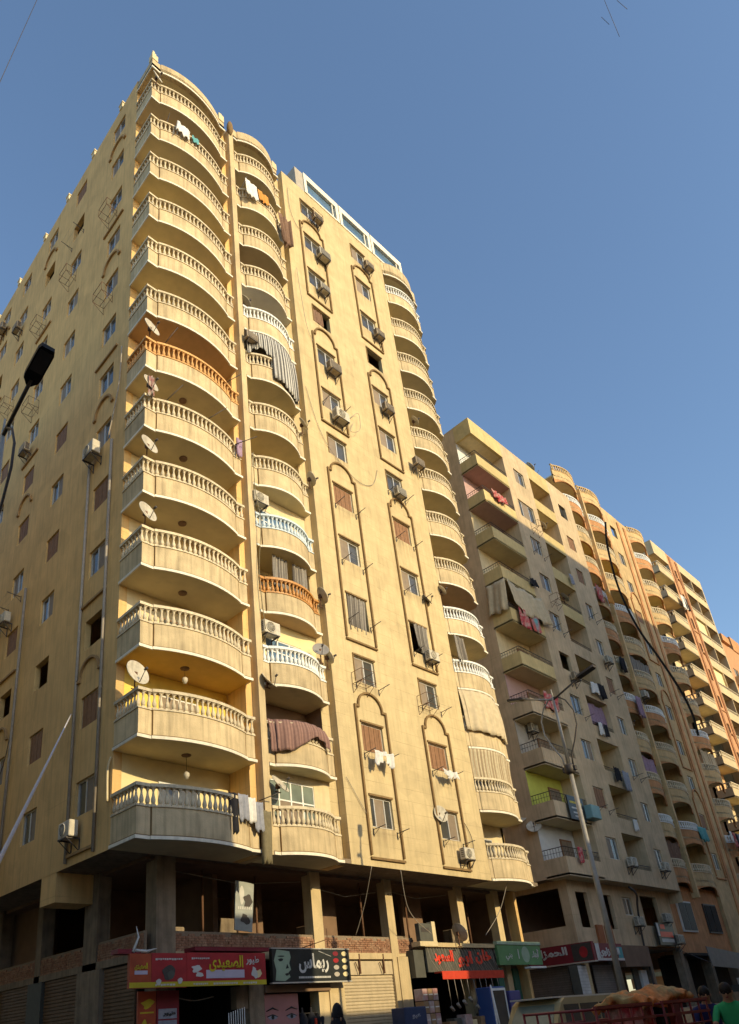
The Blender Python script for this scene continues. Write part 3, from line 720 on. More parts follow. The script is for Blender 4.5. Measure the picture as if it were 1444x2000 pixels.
for k in range(N2):
    z = Zb+F2*k
    path = [(0, 1.25), (0, 0), (3.75, 0)]
    b = MB(); band(b, path, 0, .1, z+.02, z+.95); b.prism([(0, 0), (3.75, 0), (3.75, 1.3), (0, 1.3)], z-.02, z+.12, 0, 1)
    bo = b.obj('balcony', [B2Y if k > 3 else B2W, CEIL if k not in (8, 9) else PINKW], BB)
    r_ = MB(); railing(r_, offset_path(path, -.05), z+.95, z+1.3 if k > 3 else z+1.45, .16, .011); r_.obj('railing', STEEL, bo)
    q = MB(); q.box(0.02, 3.74, 1.25, 1.4, z+.12, z+F2-.03); q.obj('recess_wall', inner.get(k, CREAM), BB)
    d = MB(); d.box(2.1, 3.3, 1.18, 1.25, z+.13, z+2.3); d.box(2.16, 2.67, 1.16, 1.18, z+.2, z+2.2, 1); d.box(2.73, 3.24, 1.16, 1.18, z+.2, z+2.2, 1); d.obj('balcony_door', [BROWNSH, TAUPE], BB)
    b = MB(); b.box(7.2, 10.1, 0.003, .12, z+.0, z+.92); b.box(7.2, 10.1, .12, 1.2, z+0.003, z+.12, 1)
    bo = b.obj('balcony', [B2Y if k > 5 else B2W, CEIL], BB)
    if k < 7: r_ = MB(); railing(r_, [(7.22, .06), (10.08, .06)], z+.92, z+1.2, .16, .01); r_.obj('railing', STEEL, bo)
    q = MB(); q.box(7.2, 10.1, 1.2, 1.35, z+.12, z+F2-.002); q.obj('recess_wall', inner2.get(k, CREAM), BB)
    d = MB(); d.box(8.6, 9.7, 1.14, 1.2, z+.13, z+2.2); d.obj('balcony_door', BROWNSH if k % 2 else TAUPE, BB)
# mezzanine and shops under it
cr = MB(); wall_holes(cr, .9, 13.4, 4.45, Zb, [(1.65, 2.9, 5.3, 7.1), (4.5, 5.6, 5.3, 7.1), (6.95, 8.1, 6.1, 7.1), (9.3, 11.5, 5.6, 7.3)], lambda s, d, z: (s, .8+d, z), .2)
cr.obj('wall', B2W, BB)
cr = MB(); wall_holes(cr, .8, 24, 4.45, Zb, [(1.3, 4.0, 5.4, 7.3), (5.2, 8, 5.4, 7.3)], lambda s, d, z: (.9+d, s, z), .2); cr.obj('wall', B2W, BB)
MB().box(.01, 13.49, .02, 23.9, Zb+.02, Zb+.1).obj('soffit', CONC, BB)
window(BB, 'half', 7.52, 6.1, 1.14, .99).location.y = .92
iw = MB(); iw.box(1.6, 13, 4.5, 4.7, .1, Zb); iw.box(1.2, 13.4, 1.1, 23, 4.3, 4.45); iw.box(4.0, 5.0, 9, 9.2, 4.4, Zb); iw.obj('inner_wall', BROWNW, BB)
MB().box(.86, 1.32, .76, 1.2, .1, 4.45).obj('pier', STUCCO, BB)
# tiled pier of white tiles, each tile a part
tb = MB(); tb.box(-.1, .76, .74, 1.2, .1, 3.5)
tp = tb.obj('tiled_pier', GREYSIGN, BB, (.2, -.0, 0))
tm = MB().box(0, .165, -.012, 0, 0, .135).mesh('tile', SIGNWH)
for i in range(5):
    for j in range(12): link('tile', tm, tp, (-.09+i*.171, .74, 1.75+j*.142))
roller(2.1, 4.2, .1, 3.5, GRY_SH, False, BB, pl=1.0)
roller(1.75, 4.6, .1, 3.55, GRY_SH, True, BB, pl=1.05)
MB().box(4.3, 4.8, .8, 1.2, .1, 4.4).obj('pier', CONC, BB); MB().box(8.2, 8.7, .8, 1.2, .1, 4.4).obj('pier', CONC, BB); MB().box(12.9, 13.4, .8, 1.2, .1, 4.4).obj('pier', CONC, BB)
MB().box(4.7, 7.9, .45, .8, 3.35, 4.42).obj('boarding', BROWNW, BB)
iw = MB(); iw.box(6.3, 6.9, .9, 1.0, .1, 3.3); iw.obj('shop_panel', GREYSIGN, BB); MB().box(7.0, 7.7, .8, .95, .1, 3.2).obj('shop_panel', WHITEW, BB)
MB().box(.95, 1.6, 4.6, 23.8, .1, 4.45).obj('inner_wall', CONC, BB)

# ------------------------------------------------------------------ orange and ochre block with arched curved balconies
CX, CY = 48.7, 18.7
BC = thing('apartment_building', 'ochre block with orange arches over curved white balustrade balconies', 'building', (CX, CY, 0))
F3, Zc, N3 = 2.96, 8.7, 11
TOP3 = Zc+F3*N3
hol = []
K3 = ['half', 'brown', 'half', 'half', 'half', 'half', 'half', 'brown', 'half', 'half', 'dark']
for k in range(N3): hol.append((9.5, 10.6, Zc+F3*k+1.2, Zc+F3*k+2.4))
w = MB(); wall_holes(w, 8.6, 13.6, 4.0, TOP3+1.0, hol, FRONT, .2); w.quad((8.6, 0, 4), (8.6, 1.3, 4), (8.6, 1.3, TOP3), (8.6, 0, TOP3)); w.quad((13.6, 0, 4), (13.6, 1.3, 4), (13.6, 1.3, TOP3), (13.6, 0, TOP3))
w.obj('wall', B3Y, BC)
for k in range(N3): window(BC, K3[k], 10.05, Zc+F3*k+1.2, 1.09, 1.19)
MB().box(11.3, 11.7, -.08, -.002, 4, TOP3+.5).obj('pilaster', B3O, BC); MB().box(12.6, 13.0, -.08, -.002, 4, TOP3+.5).obj('pilaster', B3O, BC)
for z0 in (Zc+.5, Zc+F3*3, Zc+F3*6+.4): make_arch(BC, 9.1, 11.0, z0, z0+6.0, z0+6.8, m=B3O)
w = MB(); w.box(0, .2, 1.3, 24, 4, TOP3+.6); w.box(17.3, 17.5, 1.3, 24, 4, TOP3+.6); w.box(0, 17.5, 23.8, 24, 4, TOP3); w.obj('wall', B3O, BC)
MB().box(0.2, 17.3, 1.3, 23.8, TOP3, TOP3+.2).obj('roof', CONC, BC)
fn = MB(); fn.box(4.02, 4.26, -.25, 1.3, 7.6, TOP3+.5); fn.obj('fin_wall', B3Y, BC)
inn3 = [CREAM, CREAM, PINKW, GREYW, GREYW, PINKW, CREAM, CREAM, YELLOWW, CREAM, CREAM]
for (a, b_) in ((0.0, 4.0), (4.28, 8.58), (13.62, 17.5)):
    path = [(a, .0), (a+.25, 0)]+arc_path((a+.25, 0), (b_-.25, 0), .42, 10)[1:-1]+[(b_-.25, 0), (b_, 0)]
    for k in range(N3+1):
        z = Zc+F3*k
        b = MB(); orange = (k % 2 == 0) if a < 4 else (k % 3 == 1)
        band(b, path, 0, .12, z-.3, z+.62, 0)
        b.prism(path+[(b_, 1.3), (a, 1.3)], z-.02, z+.1, 1)
        # arched fascia hanging below the slab
        n = 12; P = [p for p in path if True]; L_ = len(P)
        for i in range(L_-1):
            t0 = (P[i][0]-a)/(b_-a); t1 = (P[i+1][0]-a)/(b_-a)
            d0 = .32+.45*(abs(2*t0-1))**3; d1 = .32+.45*(abs(2*t1-1))**3
            p, q = P[i], P[i+1]; nn = len(b.v)
            b.v += [(p[0], p[1]+.01, z-.3), (q[0], q[1]+.01, z-.3), (q[0], q[1]+.01, z-d1), (p[0], p[1]+.01, z-d0), (p[0], p[1]+.13, z-.3), (q[0], q[1]+.13, z-.3), (q[0], q[1]+.13, z-d1), (p[0], p[1]+.13, z-d0)]
            for f_ in ((0, 1, 2, 3), (4, 7, 6, 5), (3, 2, 6, 7)): b.face(tuple(nn+i_ for i_ in f_), 2)
        bo = b.obj('balcony' if k < N3 else 'roof_parapet', [B3O if orange else B3Y, CEIL, B3O], BC)
        r_ = MB(); band(r_, path, .04, .1, z+1.12, z+1.2); band(r_, path, .03, .1, z+.62, z+.67)
        r_.obj('hand_rail', B3Y if k == N3 else BALWHITE if k % 3 == 1 else BALW, bo)
        j = MB()
        for x, y, an in resample(offset_path(path, -.03), .24, .1): j.lathe([(.05, 0), (.085, .14), (.045, .3), (.07, .45)], 5, (x, y, z+.67))
        j.obj('balusters', B3Y if k == N3 else BALWHITE if k % 3 == 1 else BALW, bo, kind='stuff')
        if k < N3:
            q = MB(); q.box(a, b_, 1.25, 1.4, z+.1, z+F3-.03); q.obj('recess_wall', inn3[k], BC)
            d = MB(); d.box(a+1.3, a+2.6, 1.17, 1.25, z+.1, z+2.3); d.obj('balcony_door', TAUPE if k % 2 else BROWNSH, BC)
MB().box(0.05, 8.5, .2, 1.4, 4.0, Zc-.4).obj('wall', B3O, BC); MB().box(13.7, 17.4, .2, 1.4, 4.0, Zc-.4).obj('wall', B3O, BC)
for s, z in ((1.0, 5.4), (5.3, 5.4), (14.6, 5.4)):
    f = MB(); f.box(s, s+2.2, .1, .2, z, z+1.9); f.box(s+.1, s+1.05, .07, .1, z+.1, z+1.8, 1); f.box(s+1.15, s+2.1, .07, .1, z+.1, z+1.8, 1); f.obj('window', [WHITEW if s < 2 else STEEL, GREYSIGN if s < 2 else DARK], BC)
for s in (0, 4, 8.4, 13.4, 17.1): MB().box(s, s+.4, .2, .8, .1, 4.0).obj('pier', CONC, BC)
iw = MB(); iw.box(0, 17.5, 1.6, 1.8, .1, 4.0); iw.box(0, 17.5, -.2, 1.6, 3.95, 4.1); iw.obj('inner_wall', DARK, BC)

# ------------------------------------------------------------------ tan block with long balconies and a salmon stair strip
DX, DY = 71.6, 19.6
BD = thing('apartment_building', 'sunlit tan block with deep side balconies and a salmon ribbed stair strip', 'building', (DX, DY, 0))
F4 = 3.0; Zd = 8.6; N4 = 12
for k in range(N4):
    z = Zd+F4*k; path = [(0, 1.4), (0, 0), (3.6, 0)]
    b = MB(); band(b, path, 0, .12, z, z+.85, 0); b.prism([(0, 0), (3.6, 0), (3.6, 1.5), (0, 1.5)], z-.02, z+.12, 0, 1); bo = b.obj('balcony', [B4W, CEIL], BD)
    r_ = MB(); pp = offset_path(path, -.06)
    band(r_, path, .03, .1, z+1.3, z+1.38)
    for x, y, a in resample(pp, .3, .1): r_.lathe([(.05, 0), (.09, .15), (.05, .3), (.06, .46)], 5, (x, y, z+.85))
    r_.obj('railing', BALBROWN if 0 else BALW, bo)
    q = MB(); q.box(0.3, 3.6, 1.4, 1.6, z+.1, z+F4-.03); q.box(0.0, .3, 1.4, 1.6, z+.1, z+F4-.03); q.obj('recess_wall', ORANGEW if k % 3 == 0 else CREAM, BD)
    for s0, s1 in ((6.7, 9.8), (9.95, 13.1)):
        b = MB(); b.box(s0, s1, .0, .15, z, z+.95, 0); b.box(s0, s1, .1, 1.3, z+.0, z+.12, 1); b.box(s0, s1, -.03, 0, z+.0, z+.09, 0); bo = b.obj('balcony', [B4W, CEIL], BD)
        r_ = MB(); r_.box(s0, s1, -.02, .13, z+1.2, z+1.27); [r_.box(s0+.2+i*.25, s0+.28+i*.25, .02, .1, z+.95, z+1.2) for i in range(int((s1-s0-.3)/.25))]; r_.obj('railing', BALW, bo)
        if k in (1, 4, 7, 9) and s0 < 9: MB().box(s0, s1, .18, .2, z+1.3, z+F4).obj('screen', PALEYEL if k % 2 else PINKW, bo)
w = MB();  w.box(9.8, 9.95, 0.01, 1.3, 8, 45.2); w.box(13.1, 13.35, -.02, 24, 4, 45.5); w.box(0, .2, 1.4, 24, 4, 45.4); w.box(6.45, 6.7, -.02, 1.4, 4, 45.5); w.obj('wall', B4W, BD)
hol = [(4.9, 5.5, Zd+F4*k+.9, Zd+F4*k+2.2) for k in range(N4)]
w = MB(); wall_holes(w, 3.6, 6.7, 4, 45.5, hol, FRONT, .25); w.obj('wall', B4O, BD)
w = MB()
for s in (4.1, 4.4, 5.9, 6.2): w.box(s, s+.14, -.1, 0, 4, 45.2)
w.obj('rib', B4O, BD)
for k in range(0, N4, 3): make_arch(BD, 4.35, 6.05, Zd+F4*k+.5, Zd+F4*k+6.3, Zd+F4*k+7.2, m=B4O)
MB().box(-.05, 3.6, -.02, 1.45, 43.9, 45.55).obj('roof_parapet', B4W, BD); MB().box(6.7, 13.1, -.02, 1.4, 44.3, 45.5).obj('roof_parapet', B4W, BD); MB().box(.2, 13.1, 1.4, 23.9, 44.6, 44.8).obj('roof', CONC, BD)
MB().box(0, 13.3, .6, 1.3, 3.4, 8.6).obj('wall', B4O, BD); MB().box(6.7, 13.1, 1.3, 1.5, 4, 44.9).obj('recess_wall', BROWNW, BD)  # dark back wall colour stands in for shade deep in the openings
EX, EY = 86.6, 20.0
BE = thing('apartment_building', 'distant orange and tan block at the end of the street row', 'building', (EX, EY, 0))
hol = [(s, s+1.6, 6+3*k+1, 6+3*k+2.3) for k in range(10) for s in (1.2, 5.0, 9.0, 13)]
w = MB(); wall_holes(w, 0, 16, 3, 38.4, hol, FRONT, .3); w.box(0, .2, 0.001, 20, 3, 38.4); w.box(0, 16, 1, 20, 38, 38.2); w.obj('wall', B4O, BE)
for k in range(10):
    for s in (1.2, 9.0): b = MB(); b.box(s-.6, s+2.4, -1.0, 0, 6+3*k, 6+3*k+.95); b.obj('balcony', B3Y, BE)
    for s in (1.2, 5.0, 9.0, 13): window(BE, 'half', s+.8, 6+3*k+1, 1.59, 1.29)
w = MB(); w.box(0, 2.4, -.3, 0, 38.4, 39.3); w.box(4, 7, -.1, 2, 38.4, 40.2); w.obj('roof_parapet', B3O, BE)

# ------------------------------------------------------------------ the houses across the street, behind the camera (they cast the long shadows)
def opposite(x0, x1, h, y1, label):
    t = thing('apartment_building', label, 'building', (x0, y1, 0))
    L_ = x1-x0; hol = [(s+1, s+2.3, z+1, z+2.3) for s in [i*3.6 for i in range(int(L_/3.6))] for z in [4+i*3 for i in range(int((h-5)/3))]]
    w = MB(); wall_holes(w, 0, L_, 0, h, hol, lambda s, d, z: (s, -d, z), .25); w.box(0, L_, -10, -.5, h-1.0, h-.8); w.quad((0, 0, 0), (0, -10, 0), (0, -10, h), (0, 0, h)); w.quad((L_, 0, 0), (L_, -10, 0), (L_, -10, h), (L_, 0, h)); w.quad((0, -10, 0), (L_, -10, 0), (L_, -10, h), (0, -10, h))
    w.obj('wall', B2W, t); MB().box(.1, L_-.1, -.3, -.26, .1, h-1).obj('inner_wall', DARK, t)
w = thing('apartment_building', 'unseen sandy block added across the side street to shade and warm the side wall', 'building', (-16, 17, 0)); MB().box(0, 14.2, 0, 50, 0, 30).obj('wall', B2Y, w); MB().box(-.1, 14.3, -.1, 50.1, 30.0, 30.8).obj('roof_parapet', B2W, w)  # unseen block, added to hide sky from the side wall and bounce warm light
for j in range(8):
    for i in range(8): MB().box(14.16, 14.24, 3+i*5.5, 4.3+i*5.5, 3.2+j*3.2, 4.5+j*3.2).obj('window', TAUPE, w)
opposite(-26, 14.9, 17.0, -4, 'four storey beige block across the street, left of the gap')
opposite(14.95, 19.3, 14.0, -4, 'narrow beige house across the street')
opposite(19.35, 27.6, 11.0, -4, 'low beige house across the street')
opposite(27.65, 36.9, 13.2, -4, 'three storey beige house across the street')
opposite(36.95, 68, 40.0, -4, 'tall beige block across the street')
opposite(68.05, 110, 17.5, -4, 'four storey beige block across the street, far end')

# ------------------------------------------------------------------ things fixed to the facades
def rot_pt(loc, rz, p):
    c, s = math.cos(rz), math.sin(rz); return (loc[0]+p[0]*c-p[1]*s, loc[1]+p[0]*s+p[1]*c, loc[2]+p[2])
_ac = {}
def ac(loc, rz, label, kind='split', group='air conditioners on the facades', sc=1.0, m=None):
    """air conditioner: casing, fan grille, bracket; local x along the wall, -y out of it"""
    m = m or ACW; sc *= .86; key = (kind, sc, m.name)
    if key not in _ac:
        W_, H_, D_ = .84*sc, .58*sc, .32*sc
        b = MB(); y0, y1 = -.14-D_, -.14
        b.bevbox(-W_/2, W_/2, y0, y1, 0, H_, .025)
        if kind == 'window':
            for i in range(6): b.box(-W_/2-.012, -W_/2, y0+.06, y1-.05, .08+i*.07, .11+i*.07, 1)
            for i in range(6): b.box(W_/2, W_/2+.012, y0+.06, y1-.05, .08+i*.07, .11+i*.07, 1)
        else:
            for i in range(5): b.box(-W_/2-.01, -W_/2, y0+.05, y1-.06, .1+i*.08, .125+i*.08, 1)
        body = b.mesh('casing', [m, STEEL])
        f = MB(); cx_ = -W_*.1 if kind == 'split' else 0; R_ = H_*.40
        if kind == 'split':
            f.lathe([(R_, .0), (R_, -.03), (R_*.9, -.035), (R_*.88, .0)], 18, (cx_, y0, H_/2), 0, 'y')
            f.lathe([(R_*.86, -.004), (R_*.86, -.010)], 18, (cx_, y0, H_/2), 1, 'y')
            for rr in (.3, .5, .7): f.lathe([(R_*rr, -.012), (R_*rr, -.02), (R_*(rr-.06), -.02), (R_*(rr-.06), -.012)], 16, (cx_, y0, H_/2), 0, 'y')
            for i in range(4):
                a = PI*i/4; f.tube([(cx_-R_*.85*math.cos(a), y0-.018, H_/2-R_*.85*math.sin(a)), (cx_+R_*.85*math.cos(a), y0-.018, H_/2+R_*.85*math.sin(a))], .008, 4)
        else:
            f.box(-W_/2+.05, W_/2-.05, y0-.012, y0, .06, H_-.06, 1)
            for i in range(12): x = -W_/2+.08+i*(W_-.16)/11; f.box(x-.008, x+.008, y0-.024, y0-.012, .06, H_-.06, 0)
        gr = f.mesh('fan_grille', [m, STEEL])
        k = MB()
        for x in (-W_*.36, W_*.36):
            k.box(x-.02, x+.02, y0-.04, 0.0, -.05, -.004); k.tube([(x, y0, -.05), (x, -.01, -.42)], .016, 5); k.box(x-.02, x+.02, -.03, 0, -.45, 0)
        k.box(-W_*.36, W_*.36, y0-.03, y0, -.045, -.01)
        br = k.mesh('bracket', STEEL)
        _ac[key] = (body, gr, br)
    t = thing('air_conditioner', label, 'air conditioner', loc, rz, group)
    link('casing', _ac[key][0], t); link('fan_grille', _ac[key][1], t); link('bracket', _ac[key][2], t)
    return t
_cage = {}
def cage(loc, rz, label, w=.8):
    t = thing('air_conditioner_bracket', label, 'bracket', loc, rz, 'empty air conditioner brackets')
    if 'm' not in _cage:
        k = MB(); r_ = .012
        for x in (-w/2, w/2):
            k.tube([(x, 0, 0), (x, -.55, 0)], r_, 5); k.tube([(x, 0, -.4), (x, -.55, 0)], r_, 5); k.tube([(x, 0, .5), (x, -.55, .5), (x, -.55, 0)], r_, 5); k.tube([(x, 0, -.4), (x, 0, .5)], r_, 5)
        for y, z in ((-.55, 0), (-.55, .5), (-.2, 0), (0, 0)): k.tube([(-w/2, y, z), (w/2, y, z)], r_, 5)
        _cage['m'] = k.mesh('frame', RUST)
    link('frame', _cage['m'], t); return t
_dish = {}
def dish(loc, az, el, label, rad=.42, m=None, group='satellite dishes', mast=.5):
    rad *= .84
    """dish looking along azimuth az (deg from +x), elevation el; reflector, feed arm, mast"""
    m = m or DISHM; t = thing('satellite_dish', label, 'satellite dish', loc, 0, group)
    d = Vector((math.cos(R(az))*math.cos(R(el)), math.sin(R(az))*math.cos(R(el)), math.sin(R(el)))); q = d.to_track_quat('Z', 'Y')
    b = MB(); pr = [(rad*i/7, rad*.22*(i/7)**2) for i in range(8)]; n0 = len(b.v)
    b.lathe([(max(r_, .001), z) for r_, z in pr]+[(rad+.012, rad*.22), (rad+.012, rad*.22-.02)]+[(max(r_, .001), z-.015) for r_, z in reversed(pr)], 20)
    b.v = [tuple(q @ Vector(v)+Vector((0, 0, mast))+d*.06) for v in b.v]; b.obj('reflector', m, t)
    a = MB(); base = q @ Vector((0, -rad*.95, .05))+Vector((0, 0, mast))+d*.06; foc = q @ Vector((0, -rad*.25, rad*1.15))+Vector((0, 0, mast))
    a.tube([base, foc], .014, 5); a.tube([foc-d*.05, foc+d*.07], [.035, .045], 8); a.obj('feed_arm', STEEL, t)
    k = MB(); k.tube([(0, 0, 0), (0, 0, mast+.05)], .025, 6); k.box(-.06, .06, -.06, .06, mast-.08, mast+.08); k.tube([(-.12, 0, 0), (.12, 0, 0)], .02, 5); k.obj('mast', RUST, t)
    return t
def cloth(name, label, cat, loc, rz, w, h, m, folds=5, amp=.05, jag=.0, parent=None, group=None, taper=0.0, lean=0.0, seed=0):
    rr = random.Random(seed or int(w*977+h*331+loc[0]*71+loc[2]*13)); ph = rr.uniform(0, 6); nx = max(8, folds*4); nz = 8
    sag = rr.uniform(.03, .07)*w; tw = rr.uniform(-.12, .12)
    def f(u, v):
        x = (u-.5)*w*(1-taper*v+tw*v*v)+.04*math.sin(v*3+ph)*w; wave = amp*(.35+.65*v)*math.sin(u*folds*2*PI+ph+v*1.3)+amp*.5*math.sin(u*folds*3.7+ph*2)
        bot = jag*(math.sin(u*9+ph)+.6*math.sin(u*23+ph))*v
        return (x, -.03+wave-lean*v, -h*v*(1+.06*math.sin(u*13+ph))-bot-sag*abs(math.sin(u*2*PI))-.02*math.sin(u*PI)*w)
    b = MB(); b.sheet(nx, nz, f); me = b.mesh(name, m)
    uvl = me.uv_layers.new(name='uv')
    for p in me.polygons:
        for li in p.loop_indices:
            vi = me.loops[li].vertex_index; j, i = divmod(vi, nx+1); uvl.data[li].uv = (i/nx*w, j/nz*h)
    o = link(name, me, parent, loc, rz)
    sm_ = o.modifiers.new('thick', 'SOLIDIFY'); sm_.thickness = .006
    if parent is None: tag(o, label, cat, group)
    return o
def pathcloth(name, label, cat, col, t0, t1, z1, z0, m, folds, amp, jag, out, path=None, hf=None):
    P = [p for p in (path or col_path(col)) if path or p[1] < .12]
    if col == 'B' or col == 'C': P = P[:]
    Q = resample(P, .12, .02, .02); Q = Q[int(t0*(len(Q)-1)):int(t1*(len(Q)-1))+1]; nx = len(Q)-1; sub = 3; rr = random.Random(len(Q)*7+folds); ph = rr.uniform(0, 6)
    L_ = nx*.12
    def f(u, v):
        i = min(int(u*nx), nx-1); tt = u*nx-i; x = Q[i][0]*(1-tt)+Q[i+1][0]*tt; y = Q[i][1]*(1-tt)+Q[i+1][1]*tt; a = Q[i][2]
        w_ = .02+out*math.sin(min(v*1.6, 1)*PI/2)+amp*(.3+.7*v)*math.sin(u*folds*2*PI+ph+.8*v)
        return (X0+x+math.sin(a)*w_, Y0+y-math.cos(a)*w_, z1+(z0-z1)*v*(hf(u) if hf else 1)-jag*(math.sin(u*7+ph)+.4*math.sin(u*19))*v)
    b = MB(); n_ = nx*sub; b.sheet(n_, 10, f); me = b.mesh(name, m); uvl = me.uv_layers.new(name='uv')
    for p in me.polygons:
        for li in p.loop_indices: j, i = divmod(me.loops[li].vertex_index, n_+1); uvl.data[li].uv = (i/n_*L_, j/10*(z1-z0))
    o = link(name, me); md = o.modifiers.new('thick', 'SOLIDIFY'); md.thickness = .008
    return tag(o, label, cat)
_rack = {}
def rack(loc, rz, label, w=1.35, out=.62):
    """two arms with washing wires in front of a window"""
    t = thing('clothes_rack', label, 'clothes rack', loc, rz, 'washing line racks under windows')
    if w not in _rack:
        a = MB(); a.tube([(0, 0, 0), (0, -out, .05)], .017, 5); a.tube([(0, 0, -.22), (0, -out*.55, .02)], .011, 4); a.box(-.03, .03, -.012, 0, -.25, .05); wr = MB()
        for y in (.18, .38, out-.04): wr.tube([(-w/2, -y, .04), (0, -y, .02), (w/2, -y, .04)], .004, 3)
        _rack[w] = (a.mesh('arm', STEEL), wr.mesh('washing_wire', GREYP))
    link('arm', _rack[w][0], t, (-w/2, 0, 0)); link('arm', _rack[w][0], t, (w/2, 0, 0)); link('washing_wire', _rack[w][1], t); return t
def cable(name, label, pts, r, m, cat='cable', group=None, sub=6, taper=None):
    P = [Vector(p) for p in pts]; out = []
    for i in range(len(P)-1):
        p0, p1, p2, p3 = P[max(i-1, 0)], P[i], P[i+1], P[min(i+2, len(P)-1)]
        for s in range(sub):
            t = s/sub; out.append(.5*((2*p1)+(-p0+p2)*t+(2*p0-5*p1+4*p2-p3)*t*t+(-p0+3*p1-3*p2+p3)*t**3))
    out.append(P[-1]); return tag(MB().tube(out, r, 6).obj(name, m), label, cat, group)

LC, RC = 10.55, 14.76
colname = {LC: 'left window column', RC: 'right window column'}
# air conditioners of the sunlit front
A_ = lambda u, o, z: Fp(u, o, z)
ac(A_(10.95, 0, 44.35), 0, 'weathered air conditioner at the topmost window of the left window column', 'window', m=ACTAN)
ac(A_(11.05, 0, 41.05), 0, 'large grey hooded air conditioner at the second window from the top, left window column', 'window', sc=1.2, m=ACW)
ac(A_(10.75, 0, 38.05), 0, 'beige air conditioner at the lower window inside the highest left arch', 'window')
ac(A_(10.72, 0, 31.95), 0, 'window air conditioner in the second left arch from the top', 'window', m=ACTAN, sc=1.15)
ac(A_(10.75, 0, 28.62), 0, 'big cream air conditioner with a round fan showing, between arches on the left window column', 'split', sc=1.25)
ac(A_(15.35, 0, 44.15), 0, 'small tan air conditioner right of the topmost window of the right window column', 'window', m=ACTAN)
ac(A_(15.25, 0, 38.0), 0, 'tan air conditioner under the third window from the top, right window column', 'window', m=ACTAN)
ac(A_(14.9, 0, 31.9), 0, 'air conditioner in the upper window of the middle right arch', 'window', m=ACTAN, sc=1.05)
ac(A_(14.75, 0, 26.0), 0, 'air conditioner just above the pointed top of an arch, right window column', 'window', m=ACW)
ac(A_(15.15, 0, 16.6), 0, 'white air conditioner below a dark window with a torn grey curtain', 'split')
ac(A_(15.3, 0, 7.45), 0, 'air conditioner inside the bottom of the lowest right arch, beside a dish', 'split', sc=.95)
ac(A_(16.75, .1, 29.0), 0, 'brown boxy air conditioner on the corner beside the right balcony stack', 'window', m=ACTAN, sc=1.05)
ac(A_(5.35, -.30, 21.0), 0, 'round fanned white air conditioner over the pale blue balustrade balcony', 'split', sc=1.05)
ac(A_(5.45, -.30, 14.95), 0, 'round fanned white air conditioner over the white balustrade balcony', 'split', sc=1.1)
ac(A_(5.2, .0, 30.0), 0, 'dark air conditioner left of the striped awning curtain', 'window', m=ACTAN, sc=.9)
# air conditioners of the shaded side
S_ = lambda v, o, z: Sp(v, o, z)
ac(S_(3.55, 0, 22.85), SR, 'large white air conditioner on the shaded side wall, below a half round arch', 'split', sc=1.2)
ac(S_(3.6, 0, 7.55), SR, 'white air conditioner low on the shaded side wall near the first balcony', 'split', sc=1.05)
ac(S_(11.1, 0, 28.65), SR, 'old air conditioner high on the shaded wall behind the lamp head', 'window', m=ACTAN)
ac(S_(11.2, 0, 18.9), SR, 'white air conditioner hung under a brown shutter on the shaded wall', 'split')
ac(S_(14.6, 0, 40.8), SR, 'brown box air conditioner near the roof on the shaded wall, nearer one of the pair', 'window', m=ACTAN)
ac(S_(17.5, 0, 43.6), SR, 'brown box air conditioner near the roof on the shaded wall, farther one of the pair', 'window', m=ACTAN)
ac(S_(18.0, 0, 36.7), SR, 'air conditioner with a pale top on the far end of the shaded wall', 'window')
cage(S_(3.4, 0, 38.0), SR, 'empty steel bracket under a high window of the shaded wall, nearest the balconies')
cage(S_(3.4, 0, 31.95), SR, 'empty steel bracket two floors below another on the shaded wall, nearest the balconies')
cage(S_(7.6, 0, 37.9), SR, 'empty steel bracket on the second window column of the shaded wall')
cage(S_(11.1, 0, 37.6), SR, 'empty steel bracket on the third window column of the shaded wall')
cage(S_(10.9, 0, 31.4), SR, 'empty steel bracket right of the lamp head on the shaded wall')
cage(S_(14.7, 0, 34.6), SR, 'empty steel bracket left above the lamp head on the shaded wall')
cage(A_(10.1, 0, 14.1), 0, 'empty cream bracket left of a window above the lowest left arch')
cage(A_(14.25, 0, 14.1), 0, 'empty bracket left of a window above the lowest right arch')
cage(A_(10.75, 0, 44.2), 0, 'thin steel cage around the topmost air conditioner of the left window column')
# washing racks
for c in (LC, RC):
    for k, z in ((1, 8.15), (2, 11.15), (3, 14.2), (5, 20.2), (6, 23.3), (4, 16.9)):
        if (c, k) == (LC, 4): z = 17.2
        rack(A_(c+.05, 0, z), 0, 'clothes rack arms below the %s window from the bottom of the %s' % (ORD[k] if k > 1 else 'first', colname[c]))
rack(A_(LC, 0, 29.6), 0, 'clothes rack arms beside the big round fanned air conditioner')
rack(A_(RC, 0, 26.2), 0, 'clothes rack arms by the window over the middle right arch')
rack(A_(RC, 0, 19.9+.1), 0, 'lower clothes rack arms near the black dish') if 0 else None
rack(S_(14.5, 0, 17.2), SR, 'clothes rack arms on the far part of the shaded side wall')
rack(S_(7.35, 0, 41.0), SR, 'clothes rack arms high on the shaded wall, second window column')
rack(S_(10.9, 0, 19.9), SR, 'clothes rack arms by a brown shutter on the shaded wall')
